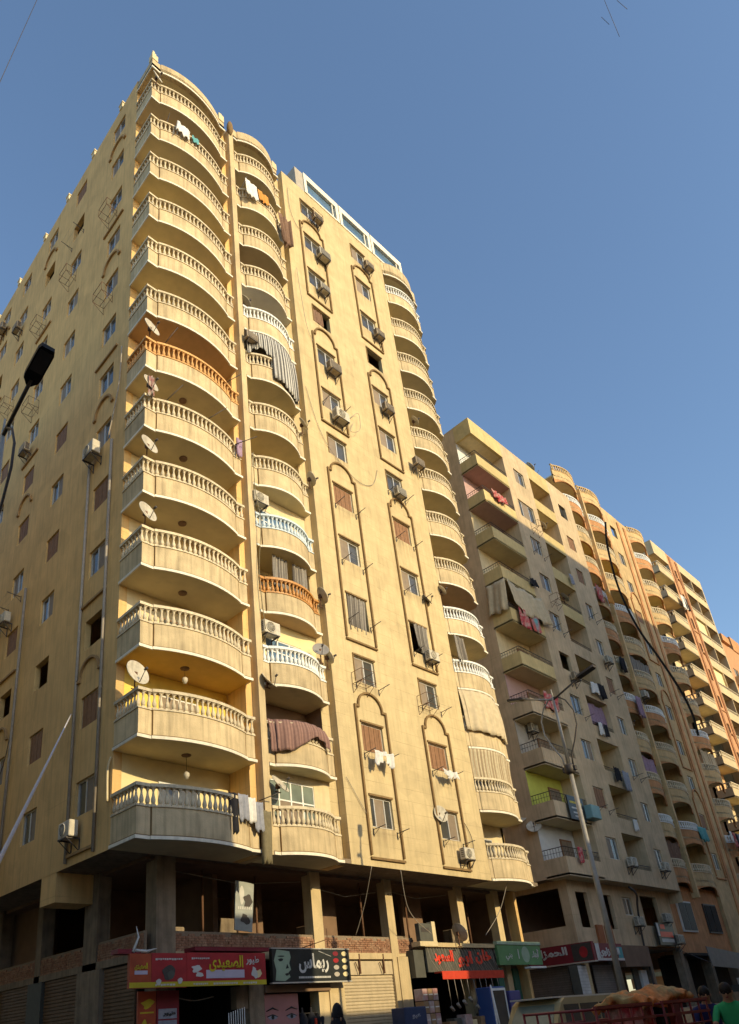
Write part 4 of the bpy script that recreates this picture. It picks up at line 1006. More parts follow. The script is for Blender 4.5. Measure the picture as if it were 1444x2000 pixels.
# dishes
SOUTH = -76
dish(A_(.12, .03, ZK(7)+1.62), SOUTH, 14, 'cream dish at the left end of the orange balustrade', .45)
dish(A_(.12, .03, ZK(6)+1.62), SOUTH, 14, 'cream dish wrapped by a flowered cloth, one floor under the orange balustrade', .42)
dish(A_(.10, .03, ZK(5)+1.62), SOUTH, 14, 'cream dish on the balcony corner, third up of the lower four corner dishes', .45)
dish(A_(.08, .03, ZK(4)+1.62), SOUTH, 14, 'cream dish on the balcony corner, fourth balcony from the bottom', .46)
dish(A_(.0, -.25, ZK(2)+1.62), -80, 14, 'large cream dish on the corner of the yellow walled balcony', .5)
dish(A_(.2, .05, ZK(13)+1.4), SOUTH, 14, 'small dish just under the roof at the balcony corner', .35)
dish(A_(5.1, .05, ZK(2)+2.9), -70, 35, 'dish fixed to the fin above the brown hanging blanket', .42, mast=.2)
dish(A_(5.3, .05, ZK(1)+2.1), -70, 35, 'dish in front of the lowest glazed balcony window', .45, mast=.2)
dish(A_(5.3, -.3, ZK(9)+1.7), -40, 50, 'dish inside the white walled high balcony', .45)
dish(A_(8.2, .1, ZK(4)+1.3), -30, 30, 'dish on the right end of the ochre balustrade', .42)
dish(A_(8.25, .1, ZK(3)+1.5), -30, 30, 'small cream dish on the wall right of the white balustrade', .35)
dish(A_(7.8, .2, ZK(3)+1.6), -120, 20, 'grey dish over the right end of the white balustrade', .38, m=DISHG)
dish(A_(8.25, .1, ZK(6)+1.4), -30, 30, 'dish on the right end of the balcony two floors over the ochre one', .38)
dish(A_(8.1, .1, ZK(7)+1.5), -60, 30, 'dish among junk on the right end of a middle stack balcony', .38)
dish(A_(14.1, .02, 9.0), -100, 8, 'cream dish at the left edge of the lowest right window', .42, mast=.25)
dish(A_(15.75, .02, 20.0), -70, 30, 'dark grey dish right of a window in the tall right arch', .36, m=DISHG, mast=.25)
dish(A_(17.5, .05, ZK(9)+1.62), -50, 40, 'small dish on the right balcony stack near the brown boxy air conditioner', .36)
dish(A_(17.2, .02, ZK(5)+2.3), -50, 35, 'small dish left of the dark recessed balcony in the right stack', .33, mast=.2)
dish((BX-.02, BY+2.2, 10.9), -150, 30, 'dish on the shaded alley wall, upper of two', .5, mast=.2)
dish((BX-.02, BY+1.4, 10.2), -150, 30, 'dish on the shaded alley wall, lower of two', .45, mast=.2)
dish((BX+8.4, BY+.3, 38.3), -60, 35, 'dish standing on the roof edge of the beige block', .5)
dish((BX+7.6, BY+.15, Zb+F2*8+1.1), -60, 35, 'white dish in the upper recessed balcony of the beige block', .42)
dish((BX+8.0, BY+.1, Zb+F2*6+1.1), -60, 35, 'white dish in the middle recessed balcony of the beige block', .42)
dish((CX+.8, CY-.15, Zc+F3*3+1.2), -60, 35, 'dish on a curved balcony of the ochre block', .4)
dish(Fp(15.4, -.9, 4.2), -10, 25, 'dish standing over the fan shop front beside the grey box', .45)
# cloth and laundry
PB_ = mat('flowered_cloth', (.30, .14, .13), .9, .3, 14, bump=.2, col2=(.42, .36, .30))
STR = striped('striped_canvas', (.62, .60, .55), (.09, .085, .085), .11)
STRG = striped('striped_grey_cloth', (.30, .27, .23), (.15, .13, .11), .14)
STRP = striped('striped_mauve_cloth', (.33, .19, .15), (.22, .12, .10), .12)
STRC = striped('striped_cream_cloth', (.62, .52, .34), (.40, .30, .18), .2)
CW = mat('white_laundry', (.70, .68, .64), .9, .1, 8, bump=.2); CB = mat('black_laundry', (.02, .02, .025), .9, .2, 8, bump=.2)
CG = mat('grey_laundry', (.30, .31, .36), .9, .15, 8, bump=.2); CBR = mat('brown_laundry', (.20, .12, .08), .9, .2, 6, bump=.3)
CR = mat('red_laundry', (.45, .05, .06), .9, .3, 12, bump=.2, col2=(.5, .3, .25)); CO = mat('orange_laundry', (.62, .28, .06), .9, .1, 8, bump=.2); CT = mat('teal_laundry', (.12, .35, .36), .9, .1, 8, bump=.2)
CP = mat('mauve_laundry', (.35, .24, .33), .9, .15, 8, bump=.2); COL_ = mat('olive_laundry', (.20, .17, .10), .9, .15, 8, bump=.2)
pathcloth('blanket', 'brown and mauve striped blanket draped over the second balcony of the middle stack', 'blanket', 'B', .02, .86, ZK(2)+1.72, ZK(2)+.55, STRP, 7, .05, .03, .14, hf=lambda u: 1.05-.62*max(0, min(1, (u-.30)/.35))+.25*max(0, min(1, (u-.75)/.2)))
cloth('trousers', 'black trousers hanging on the lowest left balcony', 'laundry', Fp(3.2, .3, ZK(1)+1.7), 0, .34, 1.25, CB, 2, .04, .02)
cloth('shirt', 'grey shirt hanging beside the black trousers', 'laundry', Fp(3.62, .26, ZK(1)+1.72), 0, .42, .85, CG, 3, .04, .05)
cloth('shirt', 'white and brown shirt between two grey garments', 'laundry', Fp(3.98, .2, ZK(1)+1.68), 0, .32, .8, CW, 2, .04, .05)
cloth('towel', 'lilac grey towel at the right end of the laundry line', 'laundry', Fp(4.32, .15, ZK(1)+1.6), 0, .4, .95, CG, 3, .04, .03)
cloth('trousers', 'olive trousers hanging down beside the fin at the lowest balcony', 'laundry', Fp(4.62, .15, ZK(1)+1.35), 0, .42, 1.65, COL_, 2, .06, .03, taper=.1)
cloth('shirt', 'white shirt on the high left balcony second from the top', 'laundry', Fp(1.45, .5, ZK(12)+1.75), 0, .75, .75, CW, 3, .05, .1)
cloth('towel', 'teal towel beside the white shirt high up', 'laundry', Fp(2.15, .5, ZK(12)+1.6), 0, .4, .4, CT, 2, .04, .03)
cloth('sheet', 'white sheet on the second middle balcony from the top', 'laundry', Fp(5.65, .5, ZK(12)+1.9), 0, .75, 1.15, CW, 3, .05, .05)
cloth('towel', 'orange and white towel beside the white sheet near the top', 'laundry', Fp(6.45, .5, ZK(12)+1.85), 0, .7, .75, CO, 3, .05, .05)
cloth('blanket', 'brown bundle of cloth hanging from the right end of the high middle balcony', 'blanket', Fp(8.0, .4, ZK(12)+1.6), 0, .85, 2.3, CBR, 4, .12, .15, taper=.3)
pathcloth('awning', 'black and white striped awning sheet hanging over the whole middle balcony', 'awning', 'B', .42, 1.0, ZK(9)-.02, ZK(8)+.25, STR, 9, .05, .10, .10)
pathcloth('awning', 'short striped flap at the left of the awning sheet', 'awning', 'B', 0.02, .44, ZK(9)-.02, ZK(8)+1.75, STR, 6, .04, .18, .08)
cloth('curtain', 'pair of beige striped curtains behind the ochre balustrade, left one', 'curtain', Fp(6.2, -.05, ZK(5)-.05), 0, .8, 1.6, STRG, 7, .05)
cloth('curtain', 'pair of beige striped curtains behind the ochre balustrade, right one', 'curtain', Fp(7.25, -.05, ZK(5)-.05), 0, .75, 1.6, STRG, 6, .05)
cloth('curtain', 'grey striped curtain filling the fourth window of the left window column', 'curtain', Fp(LC, -.06, 18.6), 0, 1.2, 1.75, STRG, 8, .045, .05)
cloth('curtain', 'torn grey curtain hanging out of the fourth window of the right window column', 'curtain', Fp(RC+.15, -.0, 18.6), 0, .95, 1.5, STRG, 6, .05, .14, taper=.3)
cloth('curtain', 'dark curtain in the open tenth window of the left window column', 'curtain', Fp(LC-.2, -.12, 36.7), 0, .7, 1.1, CBR, 5, .04, .03)
cloth('sheet', 'white laundry hanging under the second left shutter', 'laundry', Fp(LC+.05, .4, 11.25), 0, 1.05, .42, CW, 5, .07, .16)
cloth('sheet', 'white laundry hanging under the second right shutter', 'laundry', Fp(RC+.1, .4, 11.22), 0, 1.0, .3, CW, 5, .06, .08)
pathcloth('awning', 'big cream canvas awning sheet over the third right balcony', 'awning', 'C', 0, 1.0, ZK(4)-.02, ZK(3)+.85, CLOTHT, 7, .05, .06, .12)
pathcloth('curtain', 'pleated cream curtain above the second right balcony railing', 'curtain', 'C', 0, 1.0, ZK(3)-.01, ZK(2)+1.55, STRC, 24, .035, .02, -.06)
cloth('curtain', 'grey curtain at the left of a right stack balcony', 'curtain', Fp(17.75, .2, ZK(5)-.05), 0, .8, 1.35, STRG, 5, .05)
cloth('sheet', 'flowered cloth tied round the dish at the balcony corner', 'laundry', Fp(.15, .12, ZK(6)+2.5), 0, .25, 1.0, PB_, 3, .08, .05)
cloth('shirt', 'pink shirt at the right end of a left stack balcony', 'laundry', Fp(4.3, .1, ZK(6)+1.9), 0, .3, .9, CP, 2, .05, .05)
for (x, y, z, w_, h_, m_, nm) in ((BX+1.6, BY-.15, Zb+F2*8+1.3, 1.6, .6, CR, 'red and pink laundry on a top balcony of the beige block'), (BX+3.5, BY-.12, Zb+F2*6+1.3, .8, .5, CB, 'black clothes at the end of a shaded balcony of the beige block'),
    (BX+8.5, BY-.2, Zb+F2*4+1.1, .9, .7, CW, 'white laundry in the middle recessed balcony of the beige block'), (BX+9.3, BY-.22, Zb+F2*4+1.2, .8, 1.0, CB, 'black bundle of laundry beside white laundry on the beige block'),
    (BX+8.3, BY-.2, Zb+F2*2+1.2, .7, .8, CB, 'black shirts on a low recessed balcony of the beige block'), (BX+9.4, BY-.22, Zb+F2*2+1.1, .8, 1.2, CG, 'lilac robe on a low recessed balcony of the beige block'),
    (BX+2.2, BY-.1, Zb+F2*3+1.7, 1.6, 1.0, CR, 'red striped rug over a shaded balcony behind the street lamp'), (BX+9.3, BY-.1, Zb+F2*1+1.0, .4, .6, CW, 'small white towel on the lowest recessed balconies'),
    (CX+1.2, CY-.5, Zc+F3*7+1.3, 1.0, 1.4, CR, 'red laundry on a high curved balcony of the ochre block'), (CX+2.6, CY-.6, Zc+F3*7+1.2, .8, 1.0, CO, 'orange laundry on a high curved balcony of the ochre block'),
    (CX+1.5, CY-.6, Zc+F3*5+1.1, .9, 1.2, CB, 'black laundry on a shaded curved balcony of the ochre block'), (CX+2.4, CY-.6, Zc+F3*4+1.1, .9, 1.6, CP, 'mauve laundry on a shaded curved balcony of the ochre block'),
    (CX+7.9, CY-.4, Zc+F3*1+1.1, 1.6, 1.0, CT, 'dark teal laundry low on the ochre block'), (DX+3.2, DY-.3, Zd+F4*10+1.1, 1.0, 1.6, CW, 'white laundry on a top balcony of the tan block'),
    (DX+3.9, DY-.35, Zd+F4*10+1.0, .7, 1.5, CB, 'dark laundry on a top balcony of the tan block'), (CX+15.0, CY-.6, Zc+1.5, 1.6, 2.2, CP, 'row of mixed laundry low at the right edge'), (CX+16.6, CY-.6, Zc+1.2, 1.2, 2.0, CW, 'white laundry low at the right edge')):
    cloth('laundry', nm, 'laundry', (x, y, z), 0, w_, h_, m_, 4, .08, .08)
cloth('awning', 'cream canvas awning bellying over a shaded balcony of the beige block', 'awning', (BX+2.2, BY-.12, Zb+F2*6-.02), 0, 3.9, 1.9, CLOTHT, 6, .06, .12, lean=.12)
cloth('awning', 'cream canvas side flap of the bellying awning', 'awning', (BX-.12, BY+.6, Zb+F2*6-.02), SR, 1.3, 2.1, CLOTHT, 3, .08, .06, lean=.1)
cloth('rug', 'red and blue patterned rug hanging under the canvas awning', 'rug', (BX+1.15, BY-.2, Zb+F2*5+1.1), 0, 1.2, 1.3, CR, 3, .04, .04)
cloth('rug', 'pink and teal rug hanging right of the red rug', 'rug', (BX+2.3, BY-.2, Zb+F2*5+1.0), 0, 1.0, 1.1, mat('rug', (.55, .12, .10), .9, .2, 4, bump=.2, col2=(.15, .4, .42)), 3, .04, .04)
# balcony clothes poles and roof clutter
def pole(label, a, b, r=.018, m=STEEL, nm='pole'): return tag(MB().tube([a, b], r, 5).obj(nm, m), label, 'pole')
pole('slanting pole on the balcony under the orange balustrade, left one', Fp(.75, .0, ZK(6)+1.6), Fp(1.2, .7, ZK(6)+2.3))
pole('slanting pole on the balcony under the orange balustrade, right one', Fp(2.4, .3, ZK(6)+1.5), Fp(3.1, .9, ZK(6)+2.2))
pole('short pole at the right end of the orange balustrade', Fp(3.6, .1, ZK(7)+1.5), Fp(4.1, .7, ZK(7)+1.9))
pole('pole over the left end of the orange balustrade', Fp(.7, 0, ZK(7)+1.6), Fp(1.05, .6, ZK(7)+2.4))
pole('pole over the right end of the lower left stack', Fp(4.1, .1, ZK(6)+1.5), Fp(4.7, .8, ZK(6)+1.75))
pole('short arm by the lowest left laundry', Fp(4.5, 0, ZK(1)+1.7), Fp(4.95, .5, ZK(1)+1.9))
pole('pole behind the high left laundry', Fp(.8, 0, ZK(12)+1.6), Fp(.95, .1, ZK(12)+2.8))
pole('pole in the high middle balcony', Fp(5.3, 0, ZK(12)+1.5), Fp(5.6, .3, ZK(12)+2.7))
pole('tv aerial mast on the beige roof', (BX+9.2, BY+.4, 38.3), (BX+9.8, BY+.2, 39.3))
# pendant lamps under balconies
def pendant(u, v, z, ln, label):
    t = thing('pendant_lamp', label, 'lamp', Fp(u, -v, z), 0)
    MB().lathe([(.16, 0), (.15, -.03), (.05, -.06)], 10).obj('ceiling_rose', BROWNW, t); MB().tube([(0, 0, -.05), (0, 0, -ln)], .008, 4).obj('cord', BLACK, t)
    MB().lathe([(.03, 0), (.09, -.05), (.1, -.14), (.05, -.24), (.02, -.26)], 10, (0, 0, -ln)).obj('lamp_shade', DISHM, t)
pendant(2.0, .5, ZK(3)-.0, .32, 'glass pendant lamp under the ochre painted ceiling')
pendant(2.1, .6, ZK(2)-.0, .55, 'hanging lamp over the lowest left balcony')
for k, u, v in ((5, 2.0, .6), (6, 2.0, .5), (7, 2.0, .5), (4, 2.0, .6)):
    tag(MB().lathe([(.16, -.0), (.15, -.04), (.06, -.07)], 12, (0, 0, 0)).obj('ceiling_lamp', BROWNW, None, Fp(u, -v, ZK(k)-.002)), 'round ceiling lamp under the %s left balcony from the bottom' % ORD[k], 'lamp')
# cables on the fronts
cable('cable', 'thin grey cable looping down from the roof on the left of the sunlit wall', [Fp(8.9, .05, 45.6), Fp(8.95, .06, 43.5), Fp(9.5, .05, 42.5), Fp(9.9, .04, 43.2)], .014, GREYP)
cable('cable', 'loose cable loop beside the fin right of the middle stack', [Fp(8.9, .1, 38.6), Fp(8.8, .3, 36.2), Fp(9.2, .1, 34.4), Fp(9.6, .05, 33.6)], .014, GREYP)
cable('cable', 'tangled cable loop right of the big round fanned air conditioner', [Fp(11.7, .1, 29.6), Fp(12.3, .2, 30.2), Fp(12.1, .3, 28.9), Fp(11.5, .2, 28.5), Fp(11.9, .1, 29.4)], .014, GREYP)
cable('cable', 'cable drooping across the wall between the window columns', [Fp(8.7, .05, 29.8), Fp(9.6, .05, 27.0), Fp(11.5, .05, 25.6), Fp(12.8, .05, 25.9), Fp(13.4, .05, 27.2)], .013, GREYP)
cable('cable', 'cable drooping left of the lowest windows', [Fp(8.7, .05, 10.0), Fp(9.4, .05, 9.0), Fp(9.7, .05, 8.6)], .012, GREYP)
cable('cable', 'curved cable right of the lowest air conditioner', [Fp(15.6, .05, 9.3), Fp(16.1, .05, 8.6), Fp(16.1, .05, 7.7), Fp(15.8, .05, 7.2)], .014, STEEL)
cable('cable', 'cable running from the soffit down to the brick parapet', [Fp(9.6, .0, 6.76), Fp(9.9, -.8, 5.6), Fp(10.0, -1.5, 4.6)], .014, GREYP)
cable('cable', 'loose wire from the soffit to the grey box', [Fp(11.2, 0, 6.76), Fp(12.0, -.5, 5.4), Fp(13.3, -.6, 4.6)], .014, GREYP)
cable('cable', 'pair of wires from the right soffit', [Fp(18.3, 0, 6.76), Fp(17.8, -.3, 5.6), Fp(16.6, -.4, 4.6)], .014, GREYP)
cable('cable', 'wire tangle beside the pale blue balustrade', [Fp(5.05, .1, 23.5), Fp(4.95, .2, 21.4), Fp(5.1, .25, 19.8), Fp(4.95, .15, 17.5), Fp(5.05, .2, 15.0)], .016, COL_)
cable('pipe', 'bent pale pipe at the lowest shaded balcony corner', [Sp(1.45, .06, 9.6), Sp(1.55, .1, 9.2), Sp(1.5, .1, 8.2)], .035, CREAM, 'pipe')
cable('cable', 'thin dark cable on the shaded wall at the lower left', [Sp(9.6, .04, 14.2), Sp(10.2, .05, 12.0), Sp(12, .05, 10.4), Sp(13.5, .04, 9.8)], .016, STEEL)
cable('cable', 'pale cable hanging beside the large white air conditioner', [Sp(1.8, .08, 27.6), Sp(1.9, .1, 25.4), Sp(2.6, .1, 23.2)], .03, GREYP)

# more life on the shaded beige block and its neighbours
for k in range(N2):
    z = Zb+F2*k
    if k in (1, 3, 5, 7): rack((BX+5.65, BY, z+1.15), 0, 'clothes rack arms under a left window of the beige block, %s storey' % ORD[k+1], 1.35, .8)
    if k in (2, 4, 6): rack((BX+11.65, BY, z+1.1), 0, 'clothes rack arms under a right window of the beige block, %s storey' % ORD[k+1], 1.1, .7)
    if k in (6, 8): cage((BX+6.0, BY, z+.35), 0, 'empty steel bracket under a left window of the beige block, %s storey' % ORD[k+1])
ac((BX+11.8, BY, Zb+F2*5+.5), 0, 'air conditioner under a right window of the beige block', 'window')
ac((BX+5.9, BY, Zb+F2*4+.55), 0, 'air conditioner under a left window in the shaded half of the beige block', 'window', m=ACTAN)
for nm, x, y, z, w_, h_, m_, f_ in (('mauve curtain in a shaded recess of the beige block', BX+8.65, BY+.35, Zb+F2*4-.1, 2.7, 1.4, CP, 9), ('grey curtain in a curved balcony of the ochre block, upper one', CX+6.4, CY-.05, Zc+F3*6-.35, 3.4, 1.5, STRG, 10),
    ('mauve curtain closing a curved balcony of the ochre block', CX+1.9, CY-.05, Zc+F3*3-.35, 3.2, 1.5, CP, 9), ('brown curtain closing a low curved balcony of the ochre block', CX+1.9, CY-.05, Zc+F3*1-.35, 3.0, 1.5, CBR, 8),
    ('striped cream curtain in a curved balcony near the right edge', CX+15.5, CY-.05, Zc+F3*4-.35, 3.2, 1.5, STRC, 9)):
    cloth('curtain', nm, 'curtain', (x, y, z), 0, w_, h_, m_, f_, .05, .05)
for nm, x, z, m_ in (('white vest in a shaded recess balcony of the beige block', BX+7.9, Zb+F2*3+1.15, CW), ('dark trousers in a shaded recess balcony of the beige block', BX+8.5, Zb+F2*3+1.15, CB), ('grey shirt high in a recess of the beige block', BX+9.5, Zb+F2*7+1.05, CG),
    ('red jumper on a low balcony corner of the beige block', BX+1.3, Zb+1.5, CR)): cloth('shirt', nm, 'laundry', (x, BY-.15, z), 0, .5, .8, m_, 2, .05, .06)
for i in range(9):
    c_ = [CW, CR, CB, CG, CT, CP, CO, CB, CG][i]; cloth('shirt', '%s garment in the long line of washing at the right edge' % ['white', 'red', 'black', 'grey', 'teal', 'mauve', 'orange', 'black short', 'grey short'][i], 'laundry', (CX+12.6+i*.62, CY-.75, Zc+F3*1+1.2), 0, .5, .8+.3*(i % 3), c_, 2, .05, .08)

# ------------------------------------------------------------------ lettering
_F = {'ا': 'FE8D FE8E', 'أ': 'FE83 FE84', 'ب': 'FE8F FE90 FE91 FE92', 'ة': 'FE93 FE94', 'ت': 'FE95 FE96 FE97 FE98', 'ج': 'FE9D FE9E FE9F FEA0', 'ح': 'FEA1 FEA2 FEA3 FEA4', 'خ': 'FEA5 FEA6 FEA7 FEA8', 'د': 'FEA9 FEAA',
      'ر': 'FEAD FEAE', 'ز': 'FEAF FEB0', 'س': 'FEB1 FEB2 FEB3 FEB4', 'ص': 'FEB9 FEBA FEBB FEBC', 'ط': 'FEC1 FEC2 FEC3 FEC4', 'ع': 'FEC9 FECA FECB FECC', 'ف': 'FED1 FED2 FED3 FED4', 'ق': 'FED5 FED6 FED7 FED8', 'ل': 'FEDD FEDE FEDF FEE0',
      'م': 'FEE1 FEE2 FEE3 FEE4', 'ن': 'FEE5 FEE6 FEE7 FEE8', 'ه': 'FEE9 FEEA FEEB FEEC', 'و': 'FEED FEEE', 'ى': 'FEEF FEF0', 'ي': 'FEF1 FEF2 FEF3 FEF4', 'ء': 'FE80'}
def shape(w):
    out = []
    for i, ch in enumerate(w):
        if ch not in _F: out.append(ch); continue
        f = _F[ch].split(); pv = i > 0 and w[i-1] in _F and len(_F[w[i-1]].split()) == 4; nx = i < len(w)-1 and w[i+1] in _F and len(f) == 4 and w[i+1] != 'ء'
        if ch == 'ء': pv = False
        k = (3 if nx else 1) if pv else (2 if nx else 0)
        out.append(chr(int(f[min(k, len(f)-1)], 16)))
    return ''.join(reversed(out))
def lettering(s, w, h, m, parent, loc, rz=0, depth=.015, name='lettering', bold=.018):
    """flat letters fitted to w x h, standing in the facade plane, centred on loc"""
    c = bpy.data.curves.new('t', 'FONT'); c.body = shape(s); c.size = 1; c.extrude = .01; c.offset = bold; c.space_character = 1.015; c.resolution_u = 3
    o = bpy.data.objects.new('t', c); COL.objects.link(o)
    dg = bpy.context.evaluated_depsgraph_get(); me = bpy.data.meshes.new_from_object(o.evaluated_get(dg))
    bpy.data.objects.remove(o); bpy.data.curves.remove(c)
    xs = [v.co.x for v in me.vertices]; ys = [v.co.y for v in me.vertices]
    a, b, c0, d0 = min(xs), max(xs), min(ys), max(ys)
    for v in me.vertices:
        v.co = ((v.co.x-(a+b)/2)/(b-a)*w, (-depth if v.co.z > 0 else 0), (v.co.y-(c0+d0)/2)/(d0-c0)*h)
    me.materials.clear(); me.materials.append(m); me.name = name
    return link(name, me, parent, loc, rz)
def blob(mb, cx, cz, rx, rz_, y, mi=0, n=16, wob=.15, ph=0):
    P = [(cx+rx*(1+wob*math.sin(3*t+ph)+wob*.6*math.sin(7*t+ph*2))*math.cos(t), cz+rz_*(1+wob*math.sin(2*t+ph))*math.sin(t)) for t in [2*PI*i/n for i in range(n)]]
    mb.vprism(P, y-.004, y, mi)

# red poultry shop sign
t = thing('shop_sign', 'long red and yellow poultry shop sign over the corner shop', 'sign', Fp(0, -.95, 0))
b = MB(); b.box(.45, 1.12, -.02, .1, 2.97, 3.86); b.obj('panel', SIGNOR, t); b = MB(); b.box(1.13, 2.28, -.02, .1, 2.97, 3.88); b.box(2.29, 5.2, -.02, .1, 2.99, 3.9); b.obj('board', RED, t)
b = MB(); b.box(.45, 5.2, -.026, -.021, 2.985, 3.12); b.obj('stripe', SIGNYEL, t)
b = MB(); b.prism([(2.95, -.03), (4.35, -.03), (4.35, -.021), (2.95, -.021)], 3.19, 3.42); b.prism([(.6, -.03), (1.0, -.03), (1.0, -.021), (.6, -.021)], 3.32, 3.42); b.obj('print', mat('lilac_print', (.5, .45, .55), .5, .05, 3, bump=0), t)
lettering('الصعيدى', 1.25, .46, SIGNYEL, t, (3.68, -.03, 3.6)); lettering('طيور', .5, .26, SIGNWH, t, (4.68, -.022, 3.68)); lettering('الصعيدى', .4, .2, SIGNYEL, t, (.8, -.022, 3.52))
lettering('طيور', .0001+.28, .1, SIGNWH, t, (1.7, -.022, 3.76)) if 0 else None
b = MB()
for x0, x1, z in ((1.25, 2.1, 3.72), (2.45, 3.0, 3.74), (1.25, 1.9, 3.05), (2.5, 3.0, 3.05), (3.2, 4.1, 3.05), (4.3, 4.8, 3.05)):
    x = x0
    while x < x1: w_ = random.uniform(.03, .09); b.box(x, x+w_, -.031, -.027, z-.025+random.uniform(-.01, .01), z+.02); x += w_+.02
b.obj('small_print', SIGNWH, t)
b = MB(); blob(b, 1.68, 3.36, .2, .2, -.024); blob(b, 1.75, 3.3, .12, .12, -.029, 1); b.obj('turkey_print', [STEEL, GREYSIGN], t)
for q_, m_ in (((2.6, 3.45, .15, .12, -.024, 0, 16, .3, 1), SIGNWH), ((2.7, 3.3, .12, .08, -.025, 0, 16, .3, 2), SIGNWH), ((4.75, 3.33, .12, .16, -.024, 0, 16, .3, 3), SIGNWH), ((4.92, 3.3, .08, .14, -.028, 0, 16, .3, 1), PALEYEL), ((1.35, 3.12, .08, .08, -.03), SIGNWH), ((2.05, 3.14, .08, .08, -.03), SIGNWH)):
    b = MB(); blob(b, *q_); b.obj('bird_print', m_, t)
b = MB(); b.box(2.55, 5.35, -.05, .5, 3.95, 4.06); b.obj('top_board', MARO, t); MB().box(.1, .8, .0, .4, 3.86, 3.98).obj('top_board', MARO, t)
# torn white sheeting on the sign
b = MB(); b.tube([(.55, 0, 3.9), (.75, .05, 4.3), (.7, .1, 4.6)], [.05, .03, .01], 5); b.tube([(.6, 0, 3.95), (1.0, .05, 3.92), (1.3, .0, 4.0)], [.04, .05, .01], 5); b.obj('torn_sheeting', SIGNWH, t)
# black beauty shop sign
t = thing('shop_sign', 'black sign with a pale green face and white letters over the beauty shop', 'sign', Fp(0, -1.15, 0))
b = MB(); b.box(5.65, 9.17, -.02, .12, 3.05, 4.06); b.obj('board', SIGNBLK, t); b = MB(); b.box(5.62, 9.2, -.03, .13, 3.01, 3.05); b.box(5.62, 9.2, -.03, .13, 4.06, 4.09); b.obj('frame', ALU, t)
b = MB(); b.vprism([(5.75, 3.1), (6.15, 3.08), (6.38, 3.2), (6.3, 3.34), (6.42, 3.42), (6.36, 3.62), (6.44, 3.8), (6.38, 4.02), (5.85, 4.03), (5.72, 3.7), (5.8, 3.4)], -.026, -.021); b.obj('face_print', PALEGRN, t)
b = MB(); blob(b, 6.0, 3.72, .1, .045, -.03); blob(b, 6.02, 3.83, .15, .018, -.03, wob=.05); blob(b, 6.24, 3.28, .08, .04, -.03); b.vprism([(6.2, 3.45), (6.33, 3.47), (6.27, 3.6)], -.03, -.026); b.vprism([(5.9, 4.03), (6.5, 4.04), (6.75, 3.92), (6.55, 3.9), (6.42, 3.98)], -.032, -.027); b.obj('feature_print', SIGNBLK, t)
lettering('ريماس', 1.35, .62, SIGNWH, t, (7.45, -.022, 3.62), bold=.03)
b = MB(); x = 6.75
while x < 8.15: w_ = random.uniform(.03, .08); b.box(x, x+w_, -.026, -.021, 3.15, 3.21); x += w_+.015
for x0 in (7.7, 8.0): b.tube([(x0, -.024, 4.0-(x0-7.7)*.3), (x0+.28, -.024, 3.92-(x0-7.7)*.3)], .012, 4)
b.obj('small_print', SIGNWH, t)
for j in range(4):
    for i_, x in enumerate((8.5, 8.92)):
        b = MB(); blob(b, x, 3.92-j*.22, .13, .075, -.023, wob=.03); b.obj('thumbnail_print', [[MARO, RED, GREYW, GREYW][j], [SIGNWH, PALEYEL, PALEYEL, GREYW][j]][i_] if 0 else ([MARO, RED, GREYW, GREYW][j] if i_ == 0 else PALEYEL), t)
t2 = MB(); t2.tube([(7.0, 0, 4.1), (7.9, -.3, 4.35), (8.6, 0, 4.12)], .015, 5); t2.tube([(7.9, -.3, 4.1), (7.9, -.3, 4.7)], .015, 5); t2.obj('stay', RUST, t)
# panels below the red sign and the eye poster
t = thing('advertising_panels', 'pair of red advertising panels wrapping the corner column', 'panel', Fp(0, -1.5, 0))
b = MB(); b.box(1.05, 1.62, -.02, .05, .3, 2.93); b.obj('panel', SIGNOR, t); b = MB(); b.box(1.64, 2.38, -.02, .05, .3, 2.93); b.obj('panel', MARO, t)
MB().box(1.7, 2.3, -.026, -.021, 2.2, 2.46).obj('print', CG, t); MB().box(1.7, 2.3, -.026, -.021, 1.75, 2.16).obj('print', CG, t); lettering('طيور', .4, .13, SIGNBLK, t, (2.05, -.028, 2.33), bold=.03)
b = MB(); blob(b, 1.35, 2.6, .18, .12, -.023, wob=.3); blob(b, 1.25, 2.05, .07, .16, -.023, wob=.2); blob(b, 1.45, 2.0, .08, .12, -.023, wob=.2, ph=2); b.box(1.12, 1.55, -.025, -.021, 2.36, 2.4); b.obj('print', SIGNYEL, t)
t = thing('poster', 'pink poster of two made up eyes in the beauty shop window', 'poster', Fp(0, -1.66, 0))
b = MB(); b.box(5.68, 7.1, -.02, .02, .4, 2.74); b.obj('sheet', mat('poster_skin', (.42, .20, .19), .6, .1, 2, bump=0), t)
b = MB()
for cx_ in (5.98, 6.78): blob(b, cx_, 2.06, .2, .075, -.023, 1, wob=.05); blob(b, cx_, 2.06, .06, .06, -.028, 0, wob=0); b.tube([(cx_-.25, -.024, 2.24), (cx_, -.024, 2.33), (cx_+.24, -.024, 2.26)], [.012, .03, .012], 5); b.tube([(cx_-.22, -.024, 2.08), (cx_, -.024, 2.14), (cx_+.22, -.024, 2.07)], [.01, .018, .01], 5)
b.obj('eye_print', [SIGNBLK, CG], t)
